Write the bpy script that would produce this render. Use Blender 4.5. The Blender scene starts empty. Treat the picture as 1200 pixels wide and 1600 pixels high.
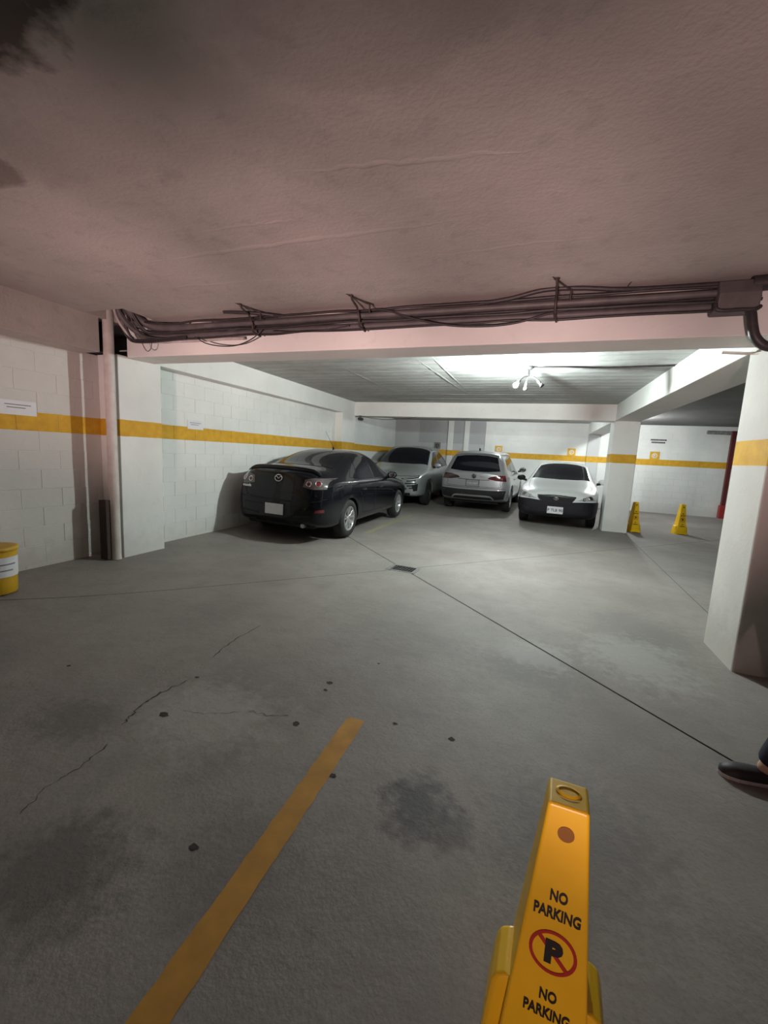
import bpy, bmesh, math, random
from mathutils import Vector, Matrix
from mathutils.bvhtree import BVHTree

# ------------------------------------------------------------------ camera, world, lights, exposure
SC = bpy.context.scene
COL = SC.collection
YAW, PITCH, ROLL, FPX, CAMH = 0.3341, -0.1383, 0.0506, 658.447, 1.5

def camera_axes():
    r = Vector((math.cos(YAW), math.sin(YAW), 0)); fw = Vector((-math.sin(YAW), math.cos(YAW), 0)); up = Vector((0, 0, 1))
    f2 = fw * math.cos(PITCH) + up * math.sin(PITCH); u2 = up * math.cos(PITCH) - fw * math.sin(PITCH)
    return r * math.cos(ROLL) + u2 * math.sin(ROLL), u2 * math.cos(ROLL) - r * math.sin(ROLL), f2

cam_data = bpy.data.cameras.new('camera')
cam = bpy.data.objects.new('camera', cam_data); COL.objects.link(cam)
cR, cU, cF = camera_axes()
M = Matrix.Identity(4)
for i in range(3):
    M[i][0], M[i][1], M[i][2] = cR[i], cU[i], -cF[i]
M[2][3] = CAMH
cam.matrix_world = M
cam_data.sensor_fit = 'VERTICAL'; cam_data.sensor_height = 32.0; cam_data.sensor_width = 24.0
cam_data.lens = FPX * 32.0 / 1600.0
cam_data.clip_start = 0.02
SC.camera = cam

world = bpy.data.worlds.new('world'); SC.world = world; world.use_nodes = True
world.node_tree.nodes['Background'].inputs[0].default_value = (0.9, 0.85, 0.85, 1)
world.node_tree.nodes['Background'].inputs[1].default_value = 0.0

BULB_MAIN = 8400.0      # radiance of the lit bulb of the ceiling fixture
BULB_BACK = 3000.0      # radiance of the hidden bulb in the rear bay
FLOOD = 980.0           # full watts of each added warm fill head, out of view
BULB_FILL = 130.0       # radiance of the added dim warm fill bulb, out of view
SC.view_settings.view_transform = 'Standard'
SC.view_settings.look = 'None'
SC.view_settings.gamma = 1.0
SC.view_settings.use_curve_mapping = False
SC.view_settings.exposure = 0.0

# six added warm fill spots, out of view, aimed at beam, cone and column
FILL_SPOTS = []
for fx, tgt, pw, size in ((-1.4, (-4.1, 3.8, 2.50), 1.0, 33), (-1.0, (-2.5, 3.8, 2.50), 1.0, 33), (-.6, (-.8, 3.8, 2.50), 1.0, 33), (-.2, (.9, 3.8, 2.45), .8, 36), (.2, (.16, 1.0, .55), .17, 30), (.5, (1.85, 3.7, 1.1), .14, 26)):
    fd = bpy.data.lights.new('fill_light', 'SPOT'); fd.energy = FLOOD * pw; fd.color = (1.0, 0.66, 0.63)
    fd.spot_size = math.radians(size); fd.spot_blend = 1.0; fd.shadow_soft_size = .06
    fo = bpy.data.objects.new('fill_light', fd); COL.objects.link(fo); fo.location = (fx, -2.6, .45)
    fo.rotation_euler = (Vector(tgt) - Vector(fo.location)).to_track_quat('-Z', 'Y').to_euler(); FILL_SPOTS.append(fo)

# ------------------------------------------------------------------ helpers
random.seed(7)
def tag(o, label=None, cat=None, group=None, kind=None):
    if label: o['label'] = label
    if cat: o['category'] = cat
    if group: o['group'] = group
    if kind: o['kind'] = kind
    return o

def empty(name, loc=(0, 0, 0), rz=0.0, parent=None):
    o = bpy.data.objects.new(name, None); COL.objects.link(o)
    o.location = loc; o.rotation_euler = (0, 0, rz); o.empty_display_size = .1
    if parent: o.parent = parent
    return o

def link(name, me, mat=None, parent=None):
    o = bpy.data.objects.new(name, me); COL.objects.link(o)
    if mat is not None and not me.materials: me.materials.append(mat)
    if parent: o.parent = parent
    return o

class MB:
    def __init__(s): s.v = []; s.f = []; s.sm = []
    def add(s, vs, fs, smooth=False):
        n = len(s.v); s.v += [tuple(v) for v in vs]; s.f += [tuple(i + n for i in f) for f in fs]; s.sm += [smooth] * len(fs); return s
    def box(s, x0, x1, y0, y1, z0, z1):
        vs = [(x0,y0,z0),(x1,y0,z0),(x1,y1,z0),(x0,y1,z0),(x0,y0,z1),(x1,y0,z1),(x1,y1,z1),(x0,y1,z1)]
        return s.add(vs, [(0,3,2,1),(4,5,6,7),(0,1,5,4),(1,2,6,5),(2,3,7,6),(3,0,4,7)])
    def frustum(s, c, b, t, z0, z1, bx=None):
        cx, cy = c; by = b; bx = b if bx is None else bx
        vs = [(cx-bx,cy-by,z0),(cx+bx,cy-by,z0),(cx+bx,cy+by,z0),(cx-bx,cy+by,z0),(cx-t,cy-t,z1),(cx+t,cy-t,z1),(cx+t,cy+t,z1),(cx-t,cy+t,z1)]
        return s.add(vs, [(0,3,2,1),(4,5,6,7),(0,1,5,4),(1,2,6,5),(2,3,7,6),(3,0,4,7)])
    def tube(s, pts, r, n=8, caps=True, smooth=True):
        pts = [Vector(p) for p in pts]; rs = r if isinstance(r, (list, tuple)) else [r] * len(pts)
        base = len(s.v); prev = None; vs = []; fs = []
        for i, p in enumerate(pts):
            d = (pts[min(i+1, len(pts)-1)] - pts[max(i-1, 0)]).normalized()
            if prev is None:
                a = d.orthogonal().normalized()
            else:
                a = (prev - d * prev.dot(d)); a = a.normalized() if a.length > 1e-6 else d.orthogonal().normalized()
            prev = a; b = d.cross(a)
            for k in range(n):
                t = 2 * math.pi * k / n; vs.append(p + (a * math.cos(t) + b * math.sin(t)) * rs[i])
        for i in range(len(pts) - 1):
            for k in range(n):
                fs.append((i*n+k, i*n+(k+1) % n, (i+1)*n+(k+1) % n, (i+1)*n+k))
        s.add(vs, fs, smooth)
        if caps: s.add(vs[:n], [tuple(reversed(range(n)))]); s.add(vs[-n:], [tuple(range(n))])
        return s
    def lathe(s, prof, n=32, axis='Z', c=(0, 0, 0), smooth=True, close=False):
        vs = []; fs = []; m = len(prof)
        for k in range(n):
            t = 2 * math.pi * k / n; ct, st = math.cos(t), math.sin(t)
            for (r, h) in prof:
                if axis == 'Z': p = (r*ct, r*st, h)
                elif axis == 'Y': p = (r*ct, h, r*st)
                else: p = (h, r*ct, r*st)
                vs.append((p[0]+c[0], p[1]+c[1], p[2]+c[2]))
        rng = m if close else m - 1
        for k in range(n):
            k2 = (k+1) % n
            for i in range(rng):
                j = (i+1) % m
                fs.append((k*m+i, k2*m+i, k2*m+j, k*m+j))
        return s.add(vs, fs, smooth)
    def prism(s, poly, axis, a, b):
        n = len(poly)
        def P(p, h):
            return {'X': (h, p[0], p[1]), 'Y': (p[0], h, p[1]), 'Z': (p[0], p[1], h)}[axis]
        vs = [P(p, a) for p in poly] + [P(p, b) for p in poly]
        fs = [tuple(range(n)), tuple(range(2*n-1, n-1, -1))] + [(i, n+i, n+(i+1) % n, (i+1) % n) for i in range(n)]
        return s.add(vs, fs)
    def sphere(s, c, r, n=12, m=8, sc=(1, 1, 1)):
        prof = [(max(1e-5, r*math.sin(math.pi*i/m)), -r*math.cos(math.pi*i/m)) for i in range(m+1)]
        t = MB().lathe(prof, n)
        return s.add([(v[0]*sc[0]+c[0], v[1]*sc[1]+c[1], v[2]*sc[2]+c[2]) for v in t.v], t.f, True)
    def xf(s, m): s.v = [tuple(m @ Vector(v)) for v in s.v]; return s
    def mesh(s, name, mat=None, bevel=0, seg=2):
        me = bpy.data.meshes.new(name); me.from_pydata(s.v, [], s.f)
        for p, f in zip(me.polygons, s.sm): p.use_smooth = f
        bm = bmesh.new(); bm.from_mesh(me)
        bmesh.ops.recalc_face_normals(bm, faces=bm.faces)
        if bevel:
            bmesh.ops.remove_doubles(bm, verts=bm.verts, dist=1e-6)
            bmesh.ops.bevel(bm, geom=[e for e in bm.edges if len(e.link_faces) == 2 and e.calc_face_angle(0) > .5], offset=bevel, segments=seg, affect='EDGES', profile=.5, clamp_overlap=True)
        bm.to_mesh(me); bm.free()
        if mat is not None: me.materials.append(mat)
        return me
    def build(s, name, mat, parent=None, bevel=0, seg=2): return link(name, s.mesh(name, mat, bevel, seg), None, parent)

def bez(pts, n=24):
    """Catmull-Rom through the points."""
    P = [Vector(p) for p in pts]; P = [P[0]*2-P[1]] + P + [P[-1]*2-P[-2]]; out = []
    for i in range(1, len(P)-2):
        for k in range(n):
            t = k / n; a, b, c, d = P[i-1], P[i], P[i+1], P[i+2]
            out.append(.5*((2*b)+(c-a)*t+(2*a-5*b+4*c-d)*t*t+(3*b-a-3*c+d)*t**3))
    out.append(P[-2]); return out

# ---- materials
def mat_base(name, color, rough=.6, metal=0.0, coat=0.0, spec=.5, emis=None, estr=0):
    m = bpy.data.materials.new(name); m.use_nodes = True
    b = m.node_tree.nodes['Principled BSDF']
    b.inputs['Base Color'].default_value = (*color, 1); b.inputs['Roughness'].default_value = rough
    b.inputs['Metallic'].default_value = metal; b.inputs['Coat Weight'].default_value = coat
    b.inputs['Coat Roughness'].default_value = .04; b.inputs['Specular IOR Level'].default_value = spec
    if emis: b.inputs['Emission Color'].default_value = (*emis, 1); b.inputs['Emission Strength'].default_value = estr
    return m

class NT:
    def __init__(s, m): s.t = m.node_tree; s.b = s.t.nodes['Principled BSDF']
    def n(s, ty, **kw):
        x = s.t.nodes.new(ty)
        for k, v in kw.items(): setattr(x, k, v)
        return x
    def l(s, a, b): s.t.links.new(a, b)
    def val(s, sock, v):
        if hasattr(v, 'node'): s.l(v, sock)
        else: sock.default_value = v
    def math(s, op, a, b=0.0, clamp=False):
        x = s.n('ShaderNodeMath', operation=op, use_clamp=clamp); s.val(x.inputs[0], a); s.val(x.inputs[1], b); return x.outputs[0]
    def mix(s, f, a, b):
        x = s.n('ShaderNodeMix', data_type='RGBA'); s.val(x.inputs[0], f)
        for sock, v in ((x.inputs[6], a), (x.inputs[7], b)):
            if hasattr(v, 'node'): s.l(v, sock)
            else: sock.default_value = (*v, 1)
        return x.outputs[2]
    def noise(s, vec, scale, detail=4, rough=.55):
        x = s.n('ShaderNodeTexNoise'); x.inputs['Scale'].default_value = scale; x.inputs['Detail'].default_value = detail; x.inputs['Roughness'].default_value = rough
        s.l(vec, x.inputs['Vector']); return x.outputs['Fac']
    def ramp(s, f, lo, hi):
        x = s.n('ShaderNodeMapRange'); s.l(f, x.inputs[0]); x.inputs[1].default_value = lo; x.inputs[2].default_value = hi; return x.outputs[0]
    def pos(s):
        g = s.n('ShaderNodeNewGeometry'); x = s.n('ShaderNodeSeparateXYZ'); s.l(g.outputs['Position'], x.inputs[0]); return g.outputs['Position'], x.outputs
    def bump(s, h, strength=.3, dist=.01):
        x = s.n('ShaderNodeBump'); x.inputs['Strength'].default_value = strength; x.inputs['Distance'].default_value = dist
        s.l(h, x.inputs['Height']); s.l(x.outputs[0], s.b.inputs['Normal']); return x

ZS1, ZS2 = 1.546, 1.738
def make_wall_mat(name, white=(.74, .75, .72), bump=.35, stripe=True, dirt=.5):
    m = mat_base(name, white, .75); t = NT(m); P, xyz = t.pos()
    n1 = t.noise(P, 1.3, 5); n2 = t.noise(P, 38, 4); n3 = t.noise(P, 9, 4)
    col = t.mix(t.ramp(n1, .35, .75), white, tuple(c*.86 for c in white))
    col = t.mix(t.math('MULTIPLY', t.ramp(n3, .62, .8), .25), col, (.42, .40, .36))
    # splash grime of its own ragged outline just above the floor
    zz = t.math('ADD', xyz[2], t.math('MULTIPLY', t.math('SUBTRACT', n3, .5), .5))
    grime = t.math('MULTIPLY', t.ramp(zz, .42, .18), dirt * .45)
    col = t.mix(grime, col, (.36, .33, .28))
    if stripe:
        w = t.math('MULTIPLY', t.math('SUBTRACT', n3, .5), .012)
        z = t.math('ADD', xyz[2], w)
        band = t.math('MULTIPLY', t.math('GREATER_THAN', z, ZS1), t.math('LESS_THAN', z, ZS2))
        yel = t.mix(t.ramp(n3, .3, .75), (.66, .37, .02), (.52, .27, .012))
        col = t.mix(band, col, yel)
    t.l(col, t.b.inputs['Base Color'])
    t.bump(t.math('ADD', t.math('MULTIPLY', n2, .5), n3), bump, .006)
    return m

def make_floor_mat():
    m = mat_base('concrete_floor', (.3, .29, .27), .7); t = NT(m); P, xyz = t.pos()
    n1 = t.noise(P, .7, 6, .6); n2 = t.noise(P, 5, 6, .6); n3 = t.noise(P, 60, 4, .6); n4 = t.noise(P, 17, 5)
    col = t.mix(t.ramp(n1, .3, .7), (.180, .158, .148), (.305, .278, .254))
    col = t.mix(t.math('MULTIPLY', t.ramp(n2, .5, .75), .55), col, (.17, .16, .15))
    col = t.mix(t.math('MULTIPLY', t.ramp(n3, .45, .7), .35), col, (.14, .13, .125))
    # oil stains and pale scuffs: (x, y, rx, ry, dark?)
    for (x, y, rx, ry, k, c) in ((-.34, 1.62, .16, .2, .85, (.05, .047, .045)), (-.18, 1.55, .10, .13, .6, (.06, .055, .05)), (-1.45, .85, .30, .25, .6, (.07, .065, .06)), (-2.2, 1.45, .3, .2, .5, (.09, .08, .075)),
                             (.15, 3.1, .5, .35, .35, (.10, .095, .09)), (-.9, 1.1, .25, .3, .35, (.09, .08, .08)), (1.1, 4.2, .5, .7, .4, (.14, .14, .13)), (.9, 3.6, .45, .5, .4, (.42, .42, .40)), (.15, 3.35, .3, .3, .35, (.42, .41, .40)),
                             (-1.6, 1.75, .45, .35, .4, (.42, .40, .38)), (-1.0, 3.6, .9, .6, .3, (.16, .155, .14)), (-3.2, 2.6, 1.0, .5, .3, (.15, .14, .135)), (-1.5, 5.25, .75, .5, .5, (.17, .17, .15)), (.3, 1.7, .35, .4, .4, (.09, .085, .08))):
        dx = t.math('DIVIDE', t.math('SUBTRACT', xyz[0], x), rx); dy = t.math('DIVIDE', t.math('SUBTRACT', xyz[1], y), ry)
        d = t.math('SQRT', t.math('ADD', t.math('MULTIPLY', dx, dx), t.math('MULTIPLY', dy, dy)))
        d = t.math('ADD', d, t.math('MULTIPLY', t.math('SUBTRACT', n4, .5), 1.6))
        d = t.math('ADD', d, t.math('MULTIPLY', t.math('SUBTRACT', n2, .5), 1.2))
        col = t.mix(t.math('MULTIPLY', t.ramp(d, 1.1, .45), k), col, c)
    t.l(col, t.b.inputs['Base Color'])
    t.bump(t.math('ADD', t.math('ADD', t.math('MULTIPLY', n2, 1.2), t.math('MULTIPLY', n4, .5)), t.math('MULTIPLY', n3, .25)), .28, .02)
    return m

def make_ceiling_mat(name, base, dark, board=False, blotches=False):
    m = mat_base(name, base, .85); t = NT(m); P, xyz = t.pos()
    n1 = t.noise(P, 1.1, 5); n2 = t.noise(P, 45, 4); n3 = t.noise(P, 8, 5)
    st = t.n('ShaderNodeMapping'); st.inputs['Scale'].default_value = (.6, 3, 1); st.inputs['Rotation'].default_value = (0, 0, -.05); t.l(P, st.inputs[0]); n4 = t.noise(st.outputs[0], 1.6, 5)
    col = t.mix(t.ramp(n1, .3, .75), base, dark)
    col = t.mix(t.math('MULTIPLY', t.ramp(n3, .55, .8), .4), col, tuple(c*.6 for c in dark))
    h = t.math('ADD', t.math('MULTIPLY', n2, .45), t.math('MULTIPLY', n3, .5))
    h = t.math('ADD', h, t.math('MULTIPLY', n4, .8))
    if board:
        w = t.n('ShaderNodeTexWave', wave_type='BANDS', bands_direction='Y'); w.inputs['Scale'].default_value = 1.1; w.inputs['Distortion'].default_value = 2.5; w.inputs['Detail'].default_value = 3; w.inputs['Detail Scale'].default_value = 3
        t.l(P, w.inputs[0])
        col = t.mix(t.math('MULTIPLY', t.ramp(w.outputs['Fac'], .75, 1), .35), col, (.2, .2, .19)); h = t.math('ADD', h, t.math('MULTIPLY', w.outputs['Fac'], -.8))
        n5 = t.noise(P, 3.2, 6, .7)
        col = t.mix(t.math('MULTIPLY', t.ramp(n5, .5, .72), .5), col, (.22, .22, .2))
    if blotches:  # darker patches with ragged outlines
        for (x, y, rx, ry, k, c) in ((-1.95, .75, .75, .42, .9, (.055, .04, .035)), (-2.75, 1.5, .22, .14, .6, (.12, .09, .08)), (-.6, 1.3, .5, .3, .25, (.2, .18, .17))):
            dx = t.math('DIVIDE', t.math('SUBTRACT', xyz[0], x), rx); dy = t.math('DIVIDE', t.math('SUBTRACT', xyz[1], y), ry)
            d = t.math('SQRT', t.math('ADD', t.math('MULTIPLY', dx, dx), t.math('MULTIPLY', dy, dy)))
            d = t.math('ADD', d, t.math('MULTIPLY', t.math('SUBTRACT', n3, .5), .8))
            col = t.mix(t.math('MULTIPLY', t.ramp(d, 1.05, .85), k), col, c)
    t.l(col, t.b.inputs['Base Color']); t.bump(h, .5, .012)
    return m

def noisy(name, c1, c2, rough=.6, scale=12, metal=0, coat=0, bump=0, spec=.5):
    m = mat_base(name, c1, rough, metal, coat, spec); t = NT(m)
    tc = t.n('ShaderNodeTexCoord'); n = t.noise(tc.outputs['Object'], scale, 4)
    t.l(t.mix(t.ramp(n, .3, .7), c1, c2), t.b.inputs['Base Color'])
    if bump: t.bump(n, bump, .004)
    return m

WALL = make_wall_mat('painted_wall')
DIMGRIMY = make_wall_mat('dimmed_grimy_wall', (.60, .575, .54), dirt=1.0)  # white dimmed to stand in for lens falloff; the low grime is real
JOINT = noisy('block_joint', (.70, .70, .67), (.62, .62, .59), .9, 20)
PLAIN = make_wall_mat('painted_beam', stripe=False, dirt=0)
GREYWALL = make_wall_mat('grey_panel', (.40, .41, .41), stripe=False, dirt=0, bump=.6)
FLOORM = make_floor_mat()
UNSEEN_DARK = make_wall_mat('dark_unseen_concrete', (.20, .19, .18), stripe=False, dirt=0)  # dark tone on unseen walls and beam, set to cut bounced light
CEIL = make_ceiling_mat('plaster_ceiling', (.50, .455, .43), (.38, .34, .32), blotches=True)
CEILBAY = make_ceiling_mat('board_marked_ceiling', (.47, .49, .475), (.33, .34, .33), board=True)
CEILDARK = make_ceiling_mat('dark_ceiling', (.16, .155, .15), (.11, .105, .10))  # darker tone than the other ceiling slabs
BLACKGAP = noisy('dark_void', (.012, .011, .011), (.02, .018, .017), .9)
YLINE = noisy('worn_yellow_paint', (.50, .25, .03), (.36, .17, .02), .7, 9, bump=.3)
YFAINT = noisy('faded_yellow_paint', (.30, .28, .13), (.27, .26, .19), .85, 14)
CONEY = noisy('yellow_plastic', (.90, .56, .012), (.84, .50, .01), .38, 6, spec=.5)
CONED = noisy('shaded_plastic_hole', (.30, .13, .01), (.24, .10, .01), .7, 10)
INK = mat_base('black_print', (.012, .010, .010), .5)
REDINK = mat_base('red_print', (.42, .015, .01), .5)
PIPEW = noisy('painted_pipe', (.62, .58, .54), (.50, .46, .43), .6, 10, bump=.2)
CABLEK = noisy('black_cable', (.022, .02, .022), (.04, .035, .036), .5, 30)
CONDUIT = noisy('dusty_grey_conduit', (.115, .105, .105), (.07, .062, .064), .55, 7)
CONDUITL = noisy('pale_conduit', (.50, .46, .44), (.34, .30, .29), .5, 8)
STEEL = noisy('dark_steel', (.06, .05, .05), (.10, .08, .075), .5, 30, metal=.6)
IRON = noisy('drain_iron', (.03, .03, .029), (.055, .052, .05), .7, 40, metal=.3)
PAPER = noisy('white_paper', (.72, .72, .74), (.66, .66, .68), .7, 8)
PAPERPRINT = mat_base('faint_print', (.18, .17, .17), .7)
SIGNY = noisy('yellow_sign', (.70, .40, .03), (.60, .33, .02), .6, 14)
SIGNG = noisy('grey_sign', (.16, .16, .15), (.22, .22, .2), .7, 14)
WHITEPRINT = mat_base('white_print', (.75, .75, .72), .6)
REDPOST = noisy('dark_red_paint', (.13, .02, .02), (.09, .015, .015), .5, 6)

# ------------------------------------------------------------------ the structure
ZB, ZC = 2.456, 2.80
XW, XN, XP = -4.80, -4.89, -4.585
def sstep(a, b, x):
    t = max(0, min(1, (x-a)/(b-a))); return t*t*(3-2*t)
def fz(x, y): return .108 * max(0, min(1, (-2.6-x)/2.1))**4 + .05 * sstep(11.5, 15.0, y)

def structure(name, mb, mat, label, bevel=0, parent=None):
    o = mb.build(name, mat, parent, bevel); tag(o, label, None, None, 'structure'); return o

# floor: slabs cut along the joints that meet at the drain
def build_floor():
    X0, X1, Y0, Y1 = -5.6, 6.8, -4.8, 15.9
    base = MB(); 
    nx, ny = 48, 40
    vs = [(X0+(X1-X0)*i/nx, Y0+(Y1-Y0)*j/ny) for j in range(ny+1) for i in range(nx+1)]
    base.add([(x, y, fz(x, y)-.016) for x, y in vs], [(j*(nx+1)+i, j*(nx+1)+i+1, (j+1)*(nx+1)+i+1, (j+1)*(nx+1)+i) for j in range(ny) for i in range(nx)])
    root = structure('floor', base, noisy('joint_dirt', (.035, .033, .03), (.06, .056, .05), .9, 15), 'grey stained concrete garage floor sloping to a small drain')
    bm = bmesh.new()
    q = [bm.verts.new((x, y, 0)) for x, y in ((X0, Y0), (X1, Y0), (X1, Y1), (X0, Y1))]; bm.faces.new(q)
    D = Vector((-1.50, 5.22, 0))
    lines = [(D, Vector((1.0, -1.03, 0)), .014), (D, Vector((1, 1.05, 0)), .010), (Vector((1.84, 4, 0)), Vector((.03, 1, 0)), .007)]
    def cut(co, no):
        bmesh.ops.bisect_plane(bm, geom=bm.verts[:]+bm.edges[:]+bm.faces[:], plane_co=co, plane_no=no, dist=1e-5)
    for co, d, w in lines:
        no = Vector((-d.y, d.x, 0)).normalized(); cut(co+no*w/2, no); cut(co-no*w/2, no)
    ca, sa = math.cos(math.radians(-4)), math.sin(math.radians(-4)); DX, DY = Vector((ca, sa, 0)), Vector((-sa, ca, 0))
    for k in (-1, 1): cut(D+DX*.155*k, DX); cut(D+DY*.115*k, DY)
    for i in range(1, 48): cut(Vector((X0+(X1-X0)*i/48, 0, 0)), Vector((1, 0, 0)))
    for i in range(1, 24): cut(Vector((0, Y0+(Y1-Y0)*i/24, 0)), Vector((0, 1, 0)))
    dele = []
    for f in bm.faces:
        c = f.calc_center_median()
        for co, d, w in lines:
            no = Vector((-d.y, d.x, 0)).normalized()
            if abs((c-co).dot(no)) < w/2 * .98: dele.append(f); break
        else:
            if abs((c-D).dot(DX)) < .155 and abs((c-D).dot(DY)) < .115: dele.append(f)
    bmesh.ops.delete(bm, geom=dele, context='FACES')
    def side(c): return tuple((c-co).dot(Vector((-d.y, d.x, 0))) > 0 for co, d, w in lines)
    groups = {}
    for f in bm.faces: groups.setdefault(side(f.calc_center_median()), []).append(f)
    for key, fl in groups.items():
        idx = {}; vs = []; fs = []
        for f in fl:
            ff = []
            for v in f.verts:
                if v.index < 0 or v not in idx: idx[v] = len(vs); vs.append((v.co.x, v.co.y, fz(v.co.x, v.co.y)))
                ff.append(idx[v])
            fs.append(ff)
        MB().add(vs, fs, True).build('floor_slab', FLOORM, root)
    bm.free()
    return root
FLOOR = build_floor()

def ribbon(pts, ws, z=.002):
    mb = MB(); vs = []; n = len(pts)
    for i, p in enumerate(pts):
        d = (Vector(pts[min(i+1, n-1)]) - Vector(pts[max(0, i-1)])).normalized(); no = Vector((-d.y, d.x)); w = ws[i] if isinstance(ws, list) else ws
        for s in (-1, 1):
            x, y = p[0]+no.x*w*s/2, p[1]+no.y*w*s/2; vs.append((x, y, fz(x, y)+z))
    return mb.add(vs, [(2*i, 2*i+1, 2*i+3, 2*i+2) for i in range(n-1)])
# painted lines
def painted_line(p0, p1, w, mat, name, n=40, jag=.006):
    vs = []; fs = []
    d = (Vector(p1)-Vector(p0)).normalized(); no = Vector((-d.y, d.x))
    for i in range(n+1):
        c = Vector(p0).lerp(Vector(p1), i/n)
        for s in (-1, 1):
            ww = w/2 + random.uniform(-jag, jag); q = c+no*ww*s; vs.append((q.x, q.y, fz(q.x, q.y)+.0022))
    fs = [(2*i, 2*i+1, 2*i+3, 2*i+2) for i in range(n)]
    o = MB().add(vs, fs).build(name, mat, FLOOR); return o
painted_line((-.808, -1.5), (-.815, 2.05), .105, YLINE, 'painted_line', 90, .003)
painted_line((-2.85, 7.2), (-2.78, 10.2), .10, YFAINT, 'faded_line', 30, .012)
# crack
CRACK = noisy('crack_shadow_dirt', (.03, .027, .025), (.05, .045, .042), .95)
def crack(pts, w):
    pp = []
    for i in range(len(pts)-1):
        a, b = Vector(pts[i]), Vector(pts[i+1])
        for k in range(8): pp.append(a.lerp(b, k/8) + Vector((random.uniform(-1, 1), random.uniform(-1, 1)))*.010)
    pp.append(Vector(pts[-1]))
    ws = [w*random.uniform(.25, 1.3) for _ in pp]; ws[0] = ws[-1] = .0005
    ribbon([tuple(p) for p in pp], ws).build('crack', CRACK, FLOOR)
crack([(-2.06, 2.90), (-2.07, 2.55), (-2.03, 2.25)], .007)
crack([(-1.95, 2.0), (-2.0, 1.80), (-1.98, 1.62), (-1.93, 1.50)], .009)
crack([(-1.86, 1.38), (-1.84, 1.22), (-1.85, 1.08), (-1.8, .95)], .006)
crack([(-1.42, 1.87), (-1.28, 1.88), (-1.18, 1.93)], .004)
crack([(-1.75, 1.72), (-1.6, 1.76), (-1.45, 1.84)], .003)
def pit(x, y, r):
    n = 12; pts = [(x+math.cos(2*math.pi*k/n)*r*random.uniform(.65, 1.25), y+math.sin(2*math.pi*k/n)*r*random.uniform(.5, .95)) for k in range(n)]
    MB().add([(p[0], p[1], fz(*p)+.0018) for p in pts], [tuple(range(n))]).build('pit', CRACK, FLOOR)
for x, y, r in ((-1.81, 1.66, .028), (-1.12, 2.33, .022), (-1.11, 2.24, .016), (-1.10, 1.88, .024), (-.83, 1.87, .030), (-1.07, 1.10, .020), (-2.78, 1.80, .015), (-1.93, 2.03, .016), (-.92, 2.7, .012), (-.60, 2.1, .016), (-.28, 2.1, .018), (-.75, 1.62, .018)): pit(x, y, r)

# drain grate set in the floor
dr = empty('drain', (-1.50, 5.22, 0), math.radians(-4)); tag(dr, 'small rectangular iron drain grate where the floor joints meet', 'drain')
f_ = MB()
for a in ((-.20, .20, -.15, -.11), (-.20, .20, .11, .15), (-.20, -.15, -.11, .11), (.15, .20, -.11, .11)): f_.box(a[0], a[1], a[2], a[3], -.02, .004)
f_.build('frame', noisy('drain_collar', (.20, .19, .18), (.13, .125, .12), .8, 20), dr)
MB().box(-.15, .15, -.11, .11, -.0155, -.0125).build('pit_bottom', BLACKGAP, dr)
for k in range(7): MB().box(-.12+.04*k-.006, -.12+.04*k+.006, -.11, .11, -.011, .002).build('bar', IRON, dr)

# ceilings
def ceiling_slab(x0, x1, y0, y1, mat, name, label, hole=None):
    mb = MB()
    if hole is None: mb.box(x0, x1, y0, y1, ZC, ZC+.15)
    else:
        hx0, hx1, hy0, hy1 = hole
        mb.box(x0, hx0, y0, y1, ZC, ZC+.15); mb.box(hx1, x1, y0, y1, ZC, ZC+.15); mb.box(hx0, hx1, y0, hy0, ZC, ZC+.15); mb.box(hx0, hx1, hy1, y1, ZC, ZC+.15)
    return structure(name, mb, mat, label)
c1 = ceiling_slab(-5.6, 6.8, -4.8, 3.95, CEIL, 'ceiling', 'rough pinkish plaster ceiling in front of the beam', (-4.56, -4.02, 3.30, 3.66))
MB().box(-4.62, -3.96, 3.24, 3.72, ZC+.12, ZC+.5).box(-4.62, -4.5, 3.24, 3.72, ZC+.14, ZC+.2).build('shaft', BLACKGAP, c1)
c2 = ceiling_slab(-5.6, 1.8, 3.95, 15.9, CEILBAY, 'ceiling', 'pale board-marked concrete ceiling above the parked cars')
c3 = ceiling_slab(1.8, 6.8, 3.95, 15.9, CEILDARK, 'ceiling', 'dark concrete ceiling of the right-hand bay')
def ridge(pts, w, h, par, mat):
    mb = MB(); vs = []; n = len(pts)
    for i, p in enumerate(pts):
        d = (Vector(pts[min(i+1, n-1)]) - Vector(pts[max(0, i-1)])).normalized(); no = Vector((-d.y, d.x)); k = math.sin(math.pi*(i+.3)/(n-.4)); ww = w*random.uniform(.6, 1.2)*k
        for s, z in ((-.5, 0), (0, -h*k*random.uniform(.5, 1.2)), (.5, 0)): vs.append((p[0]+no.x*ww*s, p[1]+no.y*ww*s, ZC+z+.0005))
    fs = [];
    for i in range(n-1):
        for j in range(2): fs.append((3*i+j, 3*i+j+1, 3*i+j+4, 3*i+j+3))
    mb.add(vs, fs, True).build('plaster_ridge', mat, par)
def rl(a, b, n=24, j=.012):
    return [(a[0]+(b[0]-a[0])*i/n, a[1]+(b[1]-a[1])*i/n + random.uniform(-j, j)) for i in range(n+1)]
for a, b, w, h in (((-2.9, 2.52), (-.35, 2.51), .07, .008), ((-1.3, 1.90), (.0, 2.07), .05, .006), ((-2.2, 2.25), (-1.2, 2.3), .04, .004), ((-3.6, 2.9), (-1.6, 3.05), .04, .004), ((-.9, 2.9), (.7, 2.85), .04, .004)): ridge(rl(a, b), w, h, c1, CEIL)
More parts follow.
